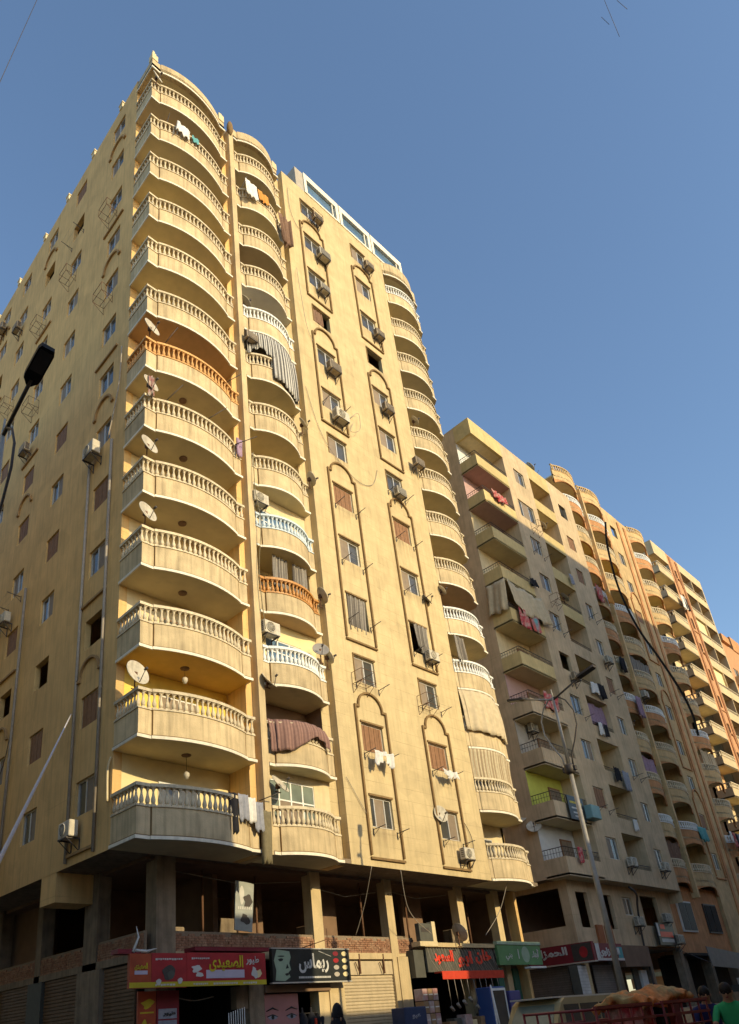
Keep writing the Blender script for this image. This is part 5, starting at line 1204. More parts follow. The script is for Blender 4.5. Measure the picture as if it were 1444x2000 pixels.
for i, (u, mm) in enumerate(((7.35, CB), (7.75, CB), (8.1, CB))):
    t = thing('mannequin', ('black robed mannequin beside the eye poster', 'black robe with an orange stripe in the beauty shop', 'black robe hanging nearest the lit pillar')[i], 'mannequin', Fp(u, -1.75, 0))
    b = MB(); b.lathe([(.2, .3), (.2, .9), (.13, 1.5), (.19, 1.95), (.1, 2.1), (.04, 2.16), (.03, 2.3)], 10); b.obj('robe', mm, t)
    if i == 1: MB().box(-.03, .05, -.21, -.14, .6, 1.95).obj('stripe', AWNR, t)
    MB().tube([(-.2, 0, 2.12), (.2, 0, 2.12)], .015, 5).obj('hanger', STEEL, t)
MB_ = MB(); MB_.box(5.62, 8.5, 1.5, 2.0, 2.78, 3.0); MB_.obj('shop_lintel', BROWNW, TB)
# cage and goods in the poultry shop
t = thing('poultry_cage', 'white barred cage in the dark poultry shop doorway', 'cage', Fp(4.0, -1.3, 0))
for i in range(8): b = MB(); b.tube([(i*.085, 0, 1.4), (i*.085+.0, 0, 2.25+i*.02)], .012, 5); b.obj('bar', ALUW, t)
b = MB(); b.box(-.03, .65, .0, .6, 1.2, 1.4); b.obj('tray', ALU, t)
cable('cable', 'string of small hooks inside the dark poultry shop', [Fp(2.6, -1.9, 2.75), Fp(3.2, -1.9, 2.66), Fp(3.9, -1.9, 2.75)], .02, GREYP)
b = MB(); b.box(4.55, 5.0, 1.62, 1.9, 2.35, 3.0); b.obj('shop_panel', CONC, TB)
# hanging poster in the mezzanine
t = thing('banner', 'tall black and white printed banner hanging in the open mezzanine', 'banner', Fp(0, -1.5, 0))
b = MB(); b.vprism([(4.47, 4.66), (5.17, 4.6), (5.33, 6.14), (4.58, 6.22)], -.02, .02); b.obj('sheet', mat('banner_grey', (.34, .36, .34), .7, .15, 3, bump=.05), t)
b = MB(); blob(b, 4.8, 5.75, .1, .3, -.024, 1, wob=.1); blob(b, 5.02, 5.55, .16, .28, -.024, 0, wob=.3, ph=1); blob(b, 4.9, 5.0, .18, .16, -.024, 0, wob=.3, ph=3); b.obj('print', [STEEL, SIGNWH], t)
b = MB(); x = 4.62
while x < 5.15: b.box(x, x+.05, -.029, -.025, 5.3, 5.39); x += .075
b.obj('small_print', SIGNWH, t)
# fan shop with red letters
t = thing('shop_sign', 'grey shop board with red raised letters and draped light strings', 'sign', Fp(0, -1.2, 0))
MB().box(13.55, 18.25, 0, .1, 3.28, 4.2).obj('board', GREYSIGN, t)
lettering('خان', 1.15, .6, REDLET, t, (17.3, -.02, 3.85), bold=.05); lettering('ابو', 1.0, .62, REDLET, t, (16.0, -.02, 3.75), bold=.05); lettering('السعود', 1.25, .55, REDLET, t, (14.6, -.02, 3.82), bold=.05)
b = MB()
for i in range(26): x = 13.6+i*.18; b.tube([(x, -.05, 4.2), (x+random.uniform(.02, .3), -.12, 3.7), (x+random.uniform(.2, .5), -.3, 3.0)], .007, 4)
b.obj('light_string', GREYP, t)
b = MB(); b.box(13.9, 18.1, -.35, .0, 3.22, 3.28); b.box(13.9, 18.1, -.37, -.35, 2.98, 3.27); b.obj('valance', AWNR, t)
b = MB(); b.box(13.4, 18.3, -.12, .35, 4.2, 4.36); b.obj('ledge', STUCCO, t)
for i in range(9):
    u = 14.2+i*.42; tag(MB().tube([Fp(u, -.85, 3.0), Fp(u+.1+.05*(i % 3), -.9, 1.95+.1*(i % 4))], .012, 4).tube([Fp(u+.05, -.9, 2.0+.1*(i % 4)), Fp(u+.2, -.9, 1.85+.1*(i % 4))], .06, 6).obj('hanging_lamp', GREYP), 'small lamp hanging under the red valance, number %d from its lit end' % (i+1) if 0 else 'small lamp on a cord under the red valance', 'lamp', 'lamps hanging under the red valance')
t = thing('sign_box', 'grey upright light box standing over the ledge beside the brick parapet', 'sign', Fp(0, -1.2, 0))
MB().box(13.2, 13.98, -.1, .1, 4.4, 5.08).obj('box', GREYSIGN, t); MB().box(13.98, 14.2, -.12, .12, 4.35, 5.16).obj('side', CREAM, t)
b = MB(); b.box(13.3, 13.8, -.106, -.1, 4.75, 4.92); b.obj('print', STEEL, t); MB().box(13.1, 14.2, -.14, .3, 4.22, 4.4).obj('base', CREAM, t)
MB().box(12.9, 13.5, 1.3, 1.9, 3.1, 4.1).obj('shop_panel', GREYSIGN, TB)
# goods before the fan shop
def crate(u, v, z, w, d, h, m, label, name='box', cat='box', group='stacked boxes before the fan shop'):
    b = MB(); b.bevbox(-w/2, w/2, -d/2, d/2, 0, h, .015); b.box(-w/2+.03, w/2-.03, -d/2-.006, -d/2, h*.45, h*.55, 1)
    return tag(b.obj(name, [m, SIGNWH], None, Fp(u, -v, z)), label, cat, group)
PB = mat('pink_carton', (.38, .20, .18), .8, .15, 6, bump=.1, col2=(.5, .42, .38)); BRC = mat('brown_carton', (.30, .19, .10), .85, .15, 6, bump=.1)
for i in range(3):
    for j in range(6):
        crate(12.2+i*.3, .62, .15+j*.42, .28, .4, .40, PB if (i+j) % 2 else BRC, '%s carton, %s from the ground, in the %s pile left of the fan shop' % ('pink' if (i+j) % 2 else 'brown', ('first', 'second', 'third', 'fourth', 'fifth', 'sixth')[j], ('left', 'middle', 'right')[i]))
for i in range(8):
    crate(14.0+i*.5, .9+.15*(i % 2), .15, .44, .4, 1.35+.2*((i*7) % 3)/2, (BRC, GREYSIGN, PB, PALEYEL)[i % 4], '%s tall goods carton, %s in the row before the fan shop' % (('brown', 'grey', 'pink', 'cream')[i % 4], ('first', 'second', 'third', 'fourth', 'fifth', 'sixth', 'seventh', 'eighth')[i]), group='goods along the fan shop front')
t = thing('freezer', 'tall blue and white glass door freezer', 'freezer', Fp(16.55, -.6, .14))
MB().bevbox(-.52, .52, -.35, .35, 0, 2.48, .03).obj('cabinet', mat('blue_enamel', (.035, .08, .24), .4, .05, 4, bump=0, spec=.5), t)
b = MB(); b.box(-.48, .48, -.39, -.351, .2, .27); b.box(-.48, .48, -.39, -.351, 2.33, 2.42); b.box(-.48, -.42, -.39, -.351, .27, 2.33); b.box(.42, .48, -.39, -.351, .27, 2.33); fr = b.obj('door_frame', ALUW, t); MB().box(-.42, .42, -.372, -.36, .27, 2.33).obj('pane', GLASS, fr)
t = thing('cabinet', 'violet blue enamel cabinet beside the glass door freezer', 'cabinet', Fp(17.75, -.6, .14)); MB().bevbox(-.4, .4, -.35, .35, 0, 2.3, .03).obj('body', mat('violet_enamel', (.09, .08, .22), .5, .1, 3, bump=0), t); MB().tube([(.3, -.38, .9), (.3, -.38, 1.4)], .015, 5).obj('handle', ALU, t)
t = thing('kiosk_box', 'dark blue advertising box before the lit pillar', 'box', Fp(11.4, -.6, .14)); MB().bevbox(-.6, .6, -.3, .3, 0, 1.93, .03).obj('body', mat('navy_enamel', (.03, .045, .10), .5, .1, 3, bump=0), t); lettering('عبو', .45, .16, CG, t, (0, -.301, 1.62), bold=.04)
tag(MB().tube([Fp(15.3, .3, 2.65), Fp(15.6, .3, .2)], .03, 8).obj('neon_tube', ALUW), 'bright white upright tube before the fan shop', 'tube')
# green sign
t = thing('shop_sign', 'green shop sign with a round medallion and white letters', 'sign', Fp(0, -1.0, 0))
b = MB(); b.box(18.15, 21.62, -.02, .12, 3.5, 4.32); b.obj('board', SIGNGRN, t); MB().box(18.15, 21.65, -.06, .14, 4.33, 4.47).obj('top_board', PALEGRN, t)
lettering('أبناء', .65, .42, SIGNWH, t, (21.1, -.022, 3.95), bold=.03); lettering('بني', .5, .28, SIGNWH, t, (18.95, -.022, 3.82), bold=.02)
b = MB(); blob(b, 20.3, 3.93, .32, .34, -.023, wob=0, n=24); b.obj('medallion', PALEGRN, t)
b = MB(); b.box(19.7, 19.76, -.03, -.021, 3.75, 4.15); b.obj('print', SIGNWH, t)
t = thing('lamp_tray', 'white lamp tray under the green sign', 'lamp', Fp(0, -.8, 0)); MB().box(19.9, 21.2, -.2, .1, 3.32, 3.4).obj('tray', ALUW, t); MB().tube([(20.0, -.05, 3.4), (20.0, -.05, 3.5)], .015, 4).obj('arm', STEEL, t)
MB().box(19.9, 20.3, 1.5, 1.62, .1, 3.4).obj('shop_panel', SIGNDG, TB); MB().box(18.2, 18.6, 1.2, 1.5, .1, 3.4).obj('shop_panel', SIGNDG, TB)
# maroon sign on the alley side and its front return
t = thing('shop_sign', 'maroon shop sign with big white letters on the beige block corner', 'sign', (35.6, 20.1, 0), SR)
MB().box(-2.2, 2.15, -.02, .2, 3.62, 4.5).obj('board', MARO, t); MB().box(-2.25, 2.17, -.05, .25, 3.56, 3.62).obj('frame', ALU, t)
lettering('الحمزاوي', 2.3, .6, SIGNWH, t, (-.35, -.022, 4.1), bold=.04)
b = MB(); blob(b, 1.65, 4.05, .22, .26, -.024, wob=.02, n=20); b.obj('print', RED, t); b = MB(); b.box(1.05, 2.1, -.0235, -.0205, 3.66, 4.46); b.obj('print', STEEL, t)
t = thing('shop_sign', 'white and blue shop sign right of the maroon one, behind the lamp post', 'sign', (0, 18.28, 0))
MB().box(36.5, 39.4, -.02, .2, 3.62, 4.46).obj('board', MARO, t); lettering('الحمزاوي', 2.2, .5, SIGNWH, t, (37.9, -.026, 4.0), bold=.05)
MB().box(36.5, 39.4, -.024, -.0205, 3.64, 3.75).obj('print', SIGNWH, t); MB().box(36.5, 36.9, -.0235, -.0205, 3.755, 4.45).obj('print', SIGNWH, t); b = MB(); b.box(38.8, 39.35, -.023, -.0205, 3.75, 4.3); b.obj('print', CT, t)
for x in (38.35, 39.35): tag(MB().bevbox(-.32, .32, -.12, .0, 0, .95, .01).obj('orange_board', mat('faded_orange', (.36, .13, .05), .8, .12, 3, bump=.1), None, (x, 18.78, 4.5)), 'faded orange board above the shop signs, %s of the lamp post' % ('left' if x < 39 else 'right'), 'board')
t = thing('shop_sign', 'small red and white shop sign low beyond the lamp post', 'sign', (0, 18.5, 0)); MB().box(44.9, 47.2, -.02, .1, 4.5, 5.75).obj('board', SIGNBLK, t)
[MB().box(*q_).obj('print', m_, t) for q_, m_ in (((45.2, 46.9, -.026, -.021, 4.95, 5.25), REDLET), ((45.4, 46.0, -.026, -.021, 5.4, 5.65), REDLET), ((45.2, 46.9, -.026, -.021, 4.66, 4.86), SIGNWH), ((44.9, 45.15, -.026, -.021, 5.0, 5.7), SIGNWH))]
ac((42.14, 18.0, 8.6), 0, 'air conditioner at the bottom storey of the beige block, left of two', 'split')
ac((46.65, 18.0, 8.7), 0, 'air conditioner at the bottom storey of the beige block, right of two', 'split')
ac((42.9, 18.8, 5.5), 0, 'air conditioner on the mezzanine wall of the beige block, left of three', 'window')
ac((46.6, 18.7, 5.8), 0, 'air conditioner on the mezzanine wall of the beige block, upper right of three', 'window')
ac((47.6, 18.7, 4.6), 0, 'air conditioner on the mezzanine wall of the beige block, lowest of three', 'window')
ac((36.45, 19.2, 16.0), 0, 'air conditioner inside the balcony behind the street lamp top', 'window')
ac((52.6, 18.3, 21.9), 0, 'air conditioner on the shaded part of the ochre block', 'split')
cable('pipe', 'dark drain pipe bending down the low front of the beige block', [(41.7, 18.1, 7.5), (42.2, 18.0, 7.1), (42.6, 18.3, 6.4), (42.9, 18.6, 4.6), (42.9, 18.6, 1.8)], .06, STEEL, 'pipe')
t = thing('shop_sign', 'dark name board with yellow and white writing hung on the lime green balcony', 'sign', (BX, BY-.12, 0))
MB().box(1.2, 2.9, -.06, 0, Zb+F2+.05, Zb+F2+1.35).obj('board', SIGNBLK, t); lettering('الحسن', 1.0, .3, SIGNYEL, t, (2.05, -.061, Zb+F2+1.05), bold=.02) if 0 else None
b = MB()
for j, (z, m_) in enumerate(((1.0, 0), (.7, 1), (.45, 1), (.25, 1))):
    x = 1.4+.1*j
    while x < 2.7-.1*j: w_ = random.uniform(.05, .14); b.box(x, x+w_, -.066, -.061, Zb+F2+z-.06, Zb+F2+z+.06-.03*m_, m_); x += w_+.03
b.obj('print', [SIGNYEL, SIGNWH], t)
tag(MB().bevbox(0, 1.0, -.5, 0, 0, .75, .03).obj('tank', mat('pale_teal', (.22, .38, .38), .6, .1, 3, bump=.05), None, (BX+3.05, BY-.02, Zb+F2+.25)), 'pale teal box fixed at the end of the lime green balcony', 'box')
# grey awning of the ochre block's shops
t = thing('awning', 'grey corrugated canopy over the far shops', 'awning', (48.2, 17.2, 0))
b = MB(); b.vprism([(0, 3.2), (5.2, 3.0), (5.6, 3.9), (-.2, 4.3)], 0, .06); b.obj('sheet', GRY_SH, t); b = MB(); b.tube([(.3, 0, 3.3), (.3, 1.6, 4.2)], .03, 5); b.tube([(4.8, 0, 3.3), (4.8, 1.6, 4.2)], .03, 5); b.obj('bracket', STEEL, t)
for i in range(6): crate(41.5+i*1.3, 0.2, .15, .9, .5, 1.6+.4*(i % 3), (BRC, GREYSIGN, WHITEW, PB, PALEYEL, SIGNDG)[i], '%s shop display stand near the far canopy' % ('brown', 'grey', 'white', 'pink', 'pale yellow', 'dark green')[i], group='display stands of the far shops')

# ------------------------------------------------------------------ street lamps
def street_lamp(x, y, label, both=True):
    t = thing('street_lamp', label, 'street lamp', (x, y, 0), 0, 'double armed street lamps')
    P = mat('lamp_paint', (.36, .34, .30), .55, .12, 5, streak=.2, bump=.05, metal=.3, spec=.5)
    b = MB(); b.tube([(0, 0, 0), (0, 0, 4), (0, 0, 8.0)], [.088, .075, .06], 12); b.obj('pole', P, t)
    b = MB(); b.tube([(0, 0, 8.0), (0, 0, 10.35)], [.06, .035], 10); b.tube([(0, 0, 10.3), (0, 0, 10.6)], [.03, .015], 8); b.obj('upper_pole', P, t)
    b = MB(); b.lathe([(.1, 7.85), (.15, 7.9), (.15, 8.1), (.1, 8.15)], 12); b.box(-.06, .06, -.2, .2, 7.93, 8.07); b.obj('collar', STEEL, t)
    b = MB(); b.lathe([(.2, 0), (.2, .03), (.13, .3)], 8); b.obj('base_plate', STEEL, t)
    for s in (-1, 1):
        b = MB(); b.tube([(0, s*.13, 8.05), (0, s*.16, 8.4), (0, s*.36, 8.8), (0, s*.54, 9.25), (0, s*.55, 9.7), (0, s*.38, 10.1), (0, s*.15, 10.3), (0, 0, 10.33)], .022, 6); b.obj('hoop', P if s > 0 else STEEL, t)
        b = MB(); b.tube([(0, 0, 10.25), (0, s*.95, 10.62)], .03, 8)
        b.obj('arm', P if s > 0 else STEEL, t)
        h = MB(); z0 = 10.58
        prof = [(-.035, 0), (.035, 0), (.075, .05), (.11, .09), (.12, .16), (.12, .58), (.095, .65), (-.095, .65), (-.12, .58), (-.12, .16), (-.11, .09), (-.075, .05)]
        n = len(prof); tilt = .25
        for zz in (0, .07):
            h.v += [(x_, s*(.85+y_), z0+zz+tilt*y_) for x_, y_ in prof]
        h.face(tuple(range(n)), 0); h.face(tuple(range(n, 2*n)), 0)
        for i in range(n): j = (i+1) % n; h.face((i, j, n+j, n+i), 0)
        ho = h.obj('lamp_head', BLACK if y < 9.3 else STEEL, t)
        g_ = MB(); g_.v += [(x_, s*(.85+y_), z0-.006+tilt*y_) for x_, y_ in ((-.095, .25), (.095, .25), (.095, .60), (-.095, .60))]; g_.v += [(x_, s*(.85+y_), z0-.001+tilt*y_) for x_, y_ in ((-.095, .25), (.095, .25), (.095, .60), (-.095, .60))]
        for f_ in ((0, 1, 2, 3), (4, 5, 6, 7), (0, 1, 5, 4), (1, 2, 6, 5), (2, 3, 7, 6), (3, 0, 4, 7)): g_.face(f_)
        g_.obj('lens', mat('lamp_lens', (.06, .055, .05), .3, .1, 9, bump=0, spec=.6), ho)
    return t
street_lamp(19.95, 9.5, 'tall double armed street lamp with steel hoops before the beige block')
street_lamp(2.80, 9.02, 'near street lamp whose dark head shows against the shaded wall at the left')
# cables and wires
cable('cable', 'thick black cable hanging down in front of the right hand blocks', [(8.56, 2.79, 7.41), (8.54, 2.85, 7.02), (8.53, 2.86, 6.39), (8.56, 2.79, 5.8), (8.6, 2.66, 5.3), (8.63, 2.56, 4.86), (8.64, 2.52, 4.55), (8.64, 2.53, 4.29)], .014, BLACK)
cable('cable', 'pale thick cable slanting down from the shaded wall at the left edge', [(10.19, 21.94, 12.07), (2.11, 5.62, 2.95), (1.4, 4.186, 2.149)], [.019]*13, CABLEG)
def wire(label, a, b, r=.006): return tag(MB().tube([a, b], r, 4).obj('wire', STEEL), label, 'wire')
A0, A1 = Vector((2.48, 11.74, 24.05)), Vector((3.01, 11.62, 28.78)); wire('thin wire crossing the sky at the top left', tuple(A0-(A1-A0)*.6), tuple(A1+(A1-A0)*.8), .008)
wire('short wire at the top right of the sky, left one', (12.0, .58, 22.5), (11.98, .62, 20.96), .005); wire('short wire at the top right of the sky, right one', (12.0, .38, 22.11), (12.0, .29, 21.55), .005); wire('short wire stub at the top right of the sky, lowest one', (11.98, .76, 22.05), (11.98, .69, 21.6), .005)

# ------------------------------------------------------------------ vehicles
def wheel(parent, x, y, r, w=.18):
    b = MB(); b.lathe([(r*.6, -w/2), (r*.95, -w/2), (r, -w/3), (r, w/3), (r*.95, w/2), (r*.6, w/2)], 18, (0, 0, 0), axis='y'); o = b.obj('wheel', BLACK, parent, (x, y, r))
    MB().lathe([(.03, -w/2-.01), (r*.58, -w/2+.01), (r*.58, w/2-.01), (.03, w/2+.01)], 12, (0, 0, 0), axis='y').obj('rim', ALU, o); return o
CARP = mat('sand_car_paint', (.42, .33, .17), .35, .06, 3, bump=0, spec=.5); REDP = mat('red_vehicle_paint', (.20, .014, .016), .5, .1, 3, bump=.05, spec=.5)
t = thing('minibus', 'sand coloured minibus parked behind the red cargo tricycles', 'van', (20.0, 12.6, 0))
b = MB(); side_p = [(0, .35), (0, .95), (.25, 1.15), (.75, 1.78), (1.0, 1.9), (4.1, 1.9), (4.3, 1.75), (4.35, .35)]
b.vprism(side_p, -.82, .82); b.obj('body', CARP, t)
b = MB(); b.v += [(.27, -.7, 1.2), (.27, .7, 1.2), (.73, .62, 1.74), (.73, -.62, 1.74)]; b.v = [(x-.012, y, z+.012) for x, y, z in b.v]; b.v += [(x+.02, y, z-.01) for x, y, z in b.v[:4]]
for f_ in ((0, 1, 2, 3), (4, 5, 6, 7), (0, 1, 5, 4), (1, 2, 6, 5), (2, 3, 7, 6), (3, 0, 4, 7)): b.face(f_)
b.obj('windscreen', GLASSG, t)
for s in (-1, 1):
    for x0, x1 in ((.85, 1.7), (1.8, 2.9), (3.0, 4.1)): b = MB(); b.box(x0, x1, s*.826-.004, s*.826+.004, 1.2, 1.72); b.obj('window', GLASS, t)
    MB().lathe([(.02, -.03), (.12, -.02), (.12, .02)], 12, (0, 0, 0), axis='y').obj('headlight', SIGNWH, t, (-.03, s*.6, .75), PI/2)
    wheel(t, .85, s*.74, .31); wheel(t, 3.5, s*.74, .31)
MB().box(.5, 4.2, -.7, .7, 1.905, 1.95).obj('roof_rack', ALU, t); MB().box(-.08, 0, -.8, .8, .35, .5).obj('bumper', STEEL, t)
def tricycle(x, label, tarp):
    t = thing('cargo_tricycle', label, 'tricycle', (x, 5.75, 0), 0, 'red cargo tricycles')
    MB().box(0, 1.7, -.55, .55, .75, .82).obj('bed', REDP, t)
    b = MB()
    for i in range(5): z = .92+i*.16; b.tube([(0, -.55, z), (1.7, -.55, z)], .018, 5); b.tube([(0, .55, z), (1.7, .55, z)], .018, 5); b.tube([(0, -.55, z), (0, .55, z)], .018, 5)
    for i in range(6): x_ = i*.34; b.tube([(x_, -.55, .8), (x_, -.55, 1.58)], .018, 5); b.tube([(x_, .55, .8), (x_, .55, 1.58)], .018, 5)
    b.box(-.02, 1.72, -.58, -.53, 1.38, 1.42); b.box(-.02, 1.72, -.575, -.53, 1.56, 1.6); b.obj('cage', REDP, t)
    b = MB(); b.vprism([(-.1, .7), (-.9, .6), (-1.2, .9), (-1.1, 1.0), (-.75, .95), (-.5, 1.0), (-.1, 1.0)], -.18, .18); b.obj('body', REDP, t)
    b = MB(); b.tube([(-1.15, -.35, 1.25), (-1.2, 0, 1.1), (-1.15, .35, 1.25)], .02, 6); b.tube([(-1.2, 0, 1.1), (-1.35, 0, .35)], .03, 6); b.obj('handlebar', STEEL, t)
    MB().lathe([(.03, -.05), (.1, 0), (.1, .06)], 10, (0, 0, 0), axis='y').obj('headlight', SIGNWH, t, (-1.3, 0, 1.0), -PI/2)
    wheel(t, -1.35, 0, .3, .12); wheel(t, 1.0, -.5, .3, .14); wheel(t, 1.0, .5, .3, .14)
    return t
tricycle(10.0, 'empty red cargo tricycle left of the tarpaulin covered load', False)
tricycle(12.1, 'red cargo tricycle carrying a load under an orange and cream tarpaulin', True)
TARP = mat('orange_tarpaulin', (.72, .26, .08), .9, .3, 9, bump=.9, bscale=14, col2=(.42, .30, .13), streak=.3)
from mathutils import noise as _nz
b = MB(); b.sheet(50, 22, lambda u, v: (11.75+u*1.75+.05*math.sin(v*9), 5.3+v*.9, 1.70+.12*u+.035*math.sin(u*14+v*3)+.03*math.sin(v*13+u*9)-.10*(abs(2*v-1))**3-.05*(abs(2*u-1))**6+.05*_nz.noise(Vector((u*9, v*6, 0)))+.03*_nz.noise(Vector((u*24, v*14, 3)))-(.10*abs(_nz.noise(Vector((u*16, 0, 7)))) if v < .08 or v > .92 else 0))); o = b.obj('tarpaulin', TARP); md = o.modifiers.new('t', 'SOLIDIFY'); md.thickness = .10
tag(o, 'orange and cream tarpaulin roof sagging over the red cargo tricycle', 'tarpaulin')
for i, (x, mm) in enumerate(((12.3, CR), (12.9, CB), (13.4, REDP))): tag(MB().bevbox(-.22, .22, -.25, .25, 0, .78+.05*i, .06).obj('sack', mm, None, (x, 5.8, .83)), ('red sack in the tricycle bed under the tarpaulin', 'black sack in the middle of the tricycle bed', 'dark red sack at the right end of the tricycle bed')[i], 'sack')
t = thing('parked_car', 'dark grey parked car at the lower right behind the people', 'car', (16.4, 6.6, 0))
b = MB(); b.vprism([(0, .3), (0, .8), (.9, .95), (1.5, 1.42), (3.0, 1.45), (3.8, 1.0), (4.2, .95), (4.25, .3)], -.8, .8); b.obj('body', mat('dark_car_paint', (.06, .065, .07), .3, .05, 3, bump=0, spec=.6), t)
for s in (-1, 1): MB().vprism([(1.25, 1.0), (1.6, 1.36), (2.9, 1.38), (3.4, 1.02)], s*.805-.004, s*.805+.004).obj('window', GLASS, t); wheel(t, .8, s*.72, .31); wheel(t, 3.4, s*.72, .31)

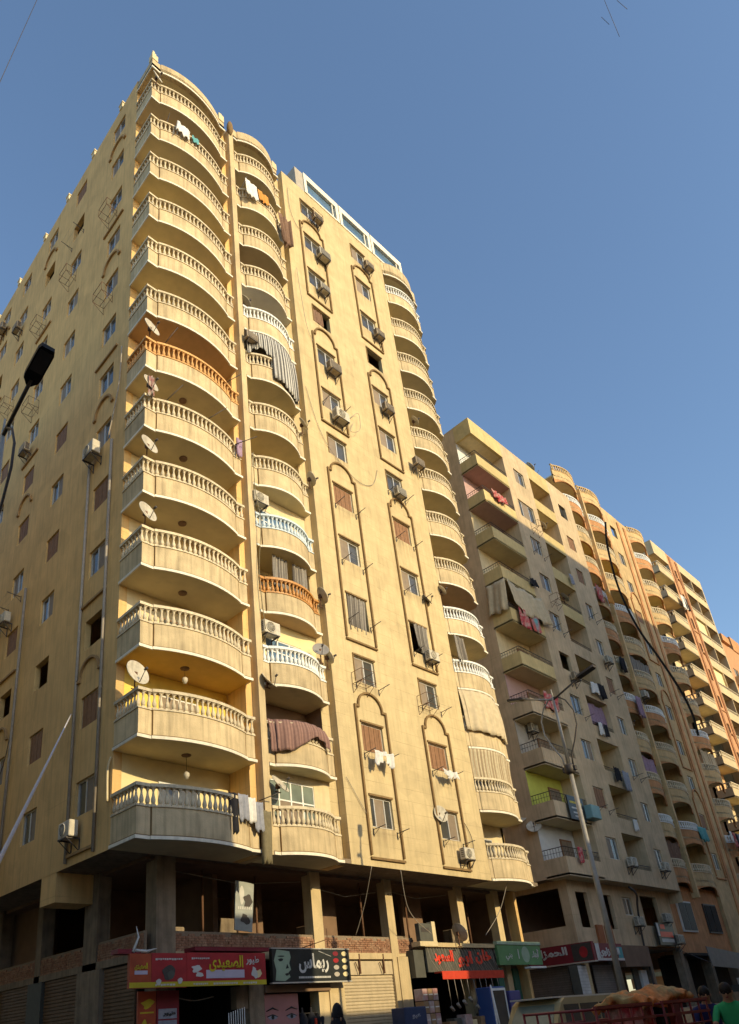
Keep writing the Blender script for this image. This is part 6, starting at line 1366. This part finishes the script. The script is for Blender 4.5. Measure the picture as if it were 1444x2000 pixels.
# ------------------------------------------------------------------ people
def person(loc, rz, label, pose, shirt, trousers, hair=True, scarf=None):
    """one skinned body following the pose's joints; hair / scarf as parts"""
    J = pose
    names = list(J); idx = {n: i for i, n in enumerate(names)}
    E_ = [('pelvis', 'waist'), ('waist', 'chest'), ('chest', 'neck'), ('neck', 'jaw'), ('jaw', 'crown'), ('chest', 'sl'), ('sl', 'el'), ('el', 'wl'), ('wl', 'hl'), ('chest', 'sr'), ('sr', 'er'), ('er', 'wr'), ('wr', 'hr'), ('pelvis', 'kl0'), ('kl0', 'kl'), ('kl', 'al'), ('al', 'tl'), ('pelvis', 'kr0'), ('kr0', 'kr'), ('kr', 'ar'), ('ar', 'tr')]
    rad = {'pelvis': .15, 'waist': .14, 'chest': .16, 'neck': .058, 'jaw': .078, 'crown': .088, 'sl': .075, 'sr': .075, 'el': .045, 'er': .045, 'wl': .03, 'wr': .03, 'hl': .04, 'hr': .04, 'kl0': .1, 'kr0': .1, 'kl': .065, 'kr': .065, 'al': .045, 'ar': .045, 'tl': .04, 'tr': .04}
    me = bpy.data.meshes.new('p'); me.from_pydata([J[n] for n in names], [(idx[a], idx[b]) for a, b in E_], []); o = bpy.data.objects.new('p', me); COL.objects.link(o)
    md = o.modifiers.new('s', 'SKIN'); md.use_smooth_shade = True
    for i, n in enumerate(names):
        me.skin_vertices[0].data[i].radius = (rad[n], rad[n]*.85); me.skin_vertices[0].data[i].use_root = (n == 'pelvis')
    ss = o.modifiers.new('b', 'SUBSURF'); ss.levels = 2; ss.render_levels = 2
    m2 = bpy.data.meshes.new_from_object(o.evaluated_get(bpy.context.evaluated_depsgraph_get())); bpy.data.objects.remove(o)
    m2.materials.clear(); [m2.materials.append(m_) for m_ in (shirt, trousers, SKIN)]
    segs = [(Vector(J[a]), Vector(J[b]), 1 if a in ('kl0', 'kr0', 'kl', 'kr') or (a == 'pelvis' and b != 'waist') else 2 if a in ('neck', 'jaw', 'el', 'er', 'wl', 'wr', 'al', 'ar') else 0) for a, b in E_]
    for p in m2.polygons:
        c = p.center; best = (9, 0)
        for a, b, k in segs:
            tt = max(0, min(1, (c-a).dot(b-a)/max((b-a).length_squared, 1e-9))); dd = (c-(a+(b-a)*tt)).length
            if dd < best[0]: best = (dd, k)
        p.material_index = best[1]; p.use_smooth = True
    t = thing('person', label, 'person', loc, rz); link('body', m2, t)
    jw, cr = Vector(J['jaw']), Vector(J['crown']); upv = (cr-jw).normalized(); hc = jw+(cr-jw)*.6
    fwd = Vector((0, -1, 0)); fwd = (fwd-upv*fwd.dot(upv)).normalized(); rgt = fwd.cross(upv)
    def sph(mb, c, r_, mi=0, cut=None, sc=(1, 1, 1)):
        n0 = len(mb.v); K = 12; Rr = 8
        for i in range(Rr+1):
            for j in range(K):
                th = PI*i/Rr; a = 2*PI*j/K; mb.v.append(tuple(c+rgt*r_*sc[0]*math.sin(th)*math.cos(a)+fwd*r_*sc[1]*math.sin(th)*math.sin(a)+upv*r_*sc[2]*math.cos(th)))
        for i in range(Rr):
            for j in range(K): mb.face((n0+i*K+j, n0+i*K+(j+1) % K, n0+(i+1)*K+(j+1) % K, n0+(i+1)*K+j), mi, True)
    f = MB(); sph(f, hc+fwd*.095-upv*.02, .018, 0, sc=(.7, 1.1, 1.5)); sph(f, hc+rgt*.09-upv*.02, .025, 0, sc=(.4, .8, 1.2)); sph(f, hc-rgt*.09-upv*.02, .025, 0, sc=(.4, .8, 1.2))
    for s in (-1, 1): sph(f, hc+fwd*.082+rgt*s*.032+upv*.012, .012, 1)
    sph(f, hc+fwd*.085-upv*.06, .016, 2, sc=(1.5, .5, .5)); f.obj('face', [SKIN, HAIR, MARO], t)
    h = MB(); sph(h, hc+upv*.028-fwd*.02, .099, 0, sc=(.92, 1.0, 1.05)); 
    if scarf: sph(h, hc-upv*.12-fwd*.01, .13, 0, sc=(.95, .9, 1.3)); sph(h, hc+upv*.06-fwd*.01, .10, 0, sc=(.8, .9, 1.5))
    h.obj('scarf' if scarf else 'hair', scarf or HAIR, t)
    for s, w_, hd in ((-1, 'wl', 'hl'), (1, 'wr', 'hr')):
        W0, H0 = Vector(J[w_]), Vector(J[hd]); d = (H0-W0).normalized(); sd_ = d.cross(Vector((0, 1, 0)))
        if sd_.length < .1: sd_ = Vector((1, 0, 0))
        sd_.normalize(); fm = MB()
        for i_, (off, ln) in enumerate(((-.03, .065), (-.01, .08), (.01, .075), (.03, .06))): p0 = H0+sd_*off; fm.tube([p0, p0+d*ln*.55, p0+d*ln+Vector((0, -.015, -.01))], [.009, .009, .007], 6)
        fm.tube([W0+d*.03+sd_*.03*s, W0+d*.07+sd_*.06*s], [.01, .008], 6); fm.obj('fingers', SKIN, t)
    return t
def pose(lean=0.0, arm='down', H=1.0):
    s, c = math.sin(lean), math.cos(lean)
    def up_(h, x=0, y=0): return (x*H, (y-s*h)*H, (.92+c*h)*H)
    P = {'pelvis': (0, 0, .92*H), 'waist': up_(.16), 'chest': up_(.40), 'neck': up_(.56), 'jaw': up_(.63, 0, -.02), 'crown': up_(.75, 0, -.02),
         'sl': up_(.46, -.19), 'sr': up_(.46, .19), 'kl0': (-.1*H, 0, .84*H), 'kr0': (.1*H, 0, .84*H), 'kl': (-.11*H, -.04*H, .48*H), 'kr': (.12*H, -.1*H, .49*H), 'al': (-.11*H, .03*H, .08*H), 'ar': (.13*H, .04*H, .09*H), 'tl': (-.12*H, -.13*H, .03*H), 'tr': (.14*H, -.1*H, .03*H)}
    ys = P['sl'][1]; zs = P['sl'][2]
    if arm == 'down': e, w_, h_ = (-.03, -.28), (-.1, -.5), (-.13, -.58)
    else: e, w_, h_ = (-.18, -.2), (-.42, -.2), (-.50, -.2)
    for sgn, q in ((-1, 'l'), (1, 'r')):
        P['e'+q] = (sgn*.25*H, ys+e[0]*H, zs+e[1]*H); P['w'+q] = (sgn*.22*H, ys+w_[0]*H, zs+w_[1]*H); P['h'+q] = (sgn*.21*H, ys+h_[0]*H, zs+h_[1]*H)
    return P
person((13.5, 4.72, 0), R(-75), 'person in a green t-shirt leaning forward at the lower right corner', pose(.35, 'front', 1.05), mat('green_shirt', (.04, .36, .13), .9, .1, 8, bump=.2), PALEYEL)
person((14.04, 5.3, 0), R(-60), 'person in a dark blue top beside the one in green', pose(.12, 'front', 1.02), mat('blue_shirt', (.03, .035, .13), .9, .1, 8, bump=.2), CG)
person((8.3, 8.37, 0), R(-20), 'person in a black headscarf and black clothes passing below the lit shutter', pose(.02, 'down', 1.07), CB, CB, scarf=CB)
person((24.0, 14.5, 0), R(40), 'person in dark clothes walking behind the empty tricycle', pose(.05, 'down', 1.0), STEEL, CB)
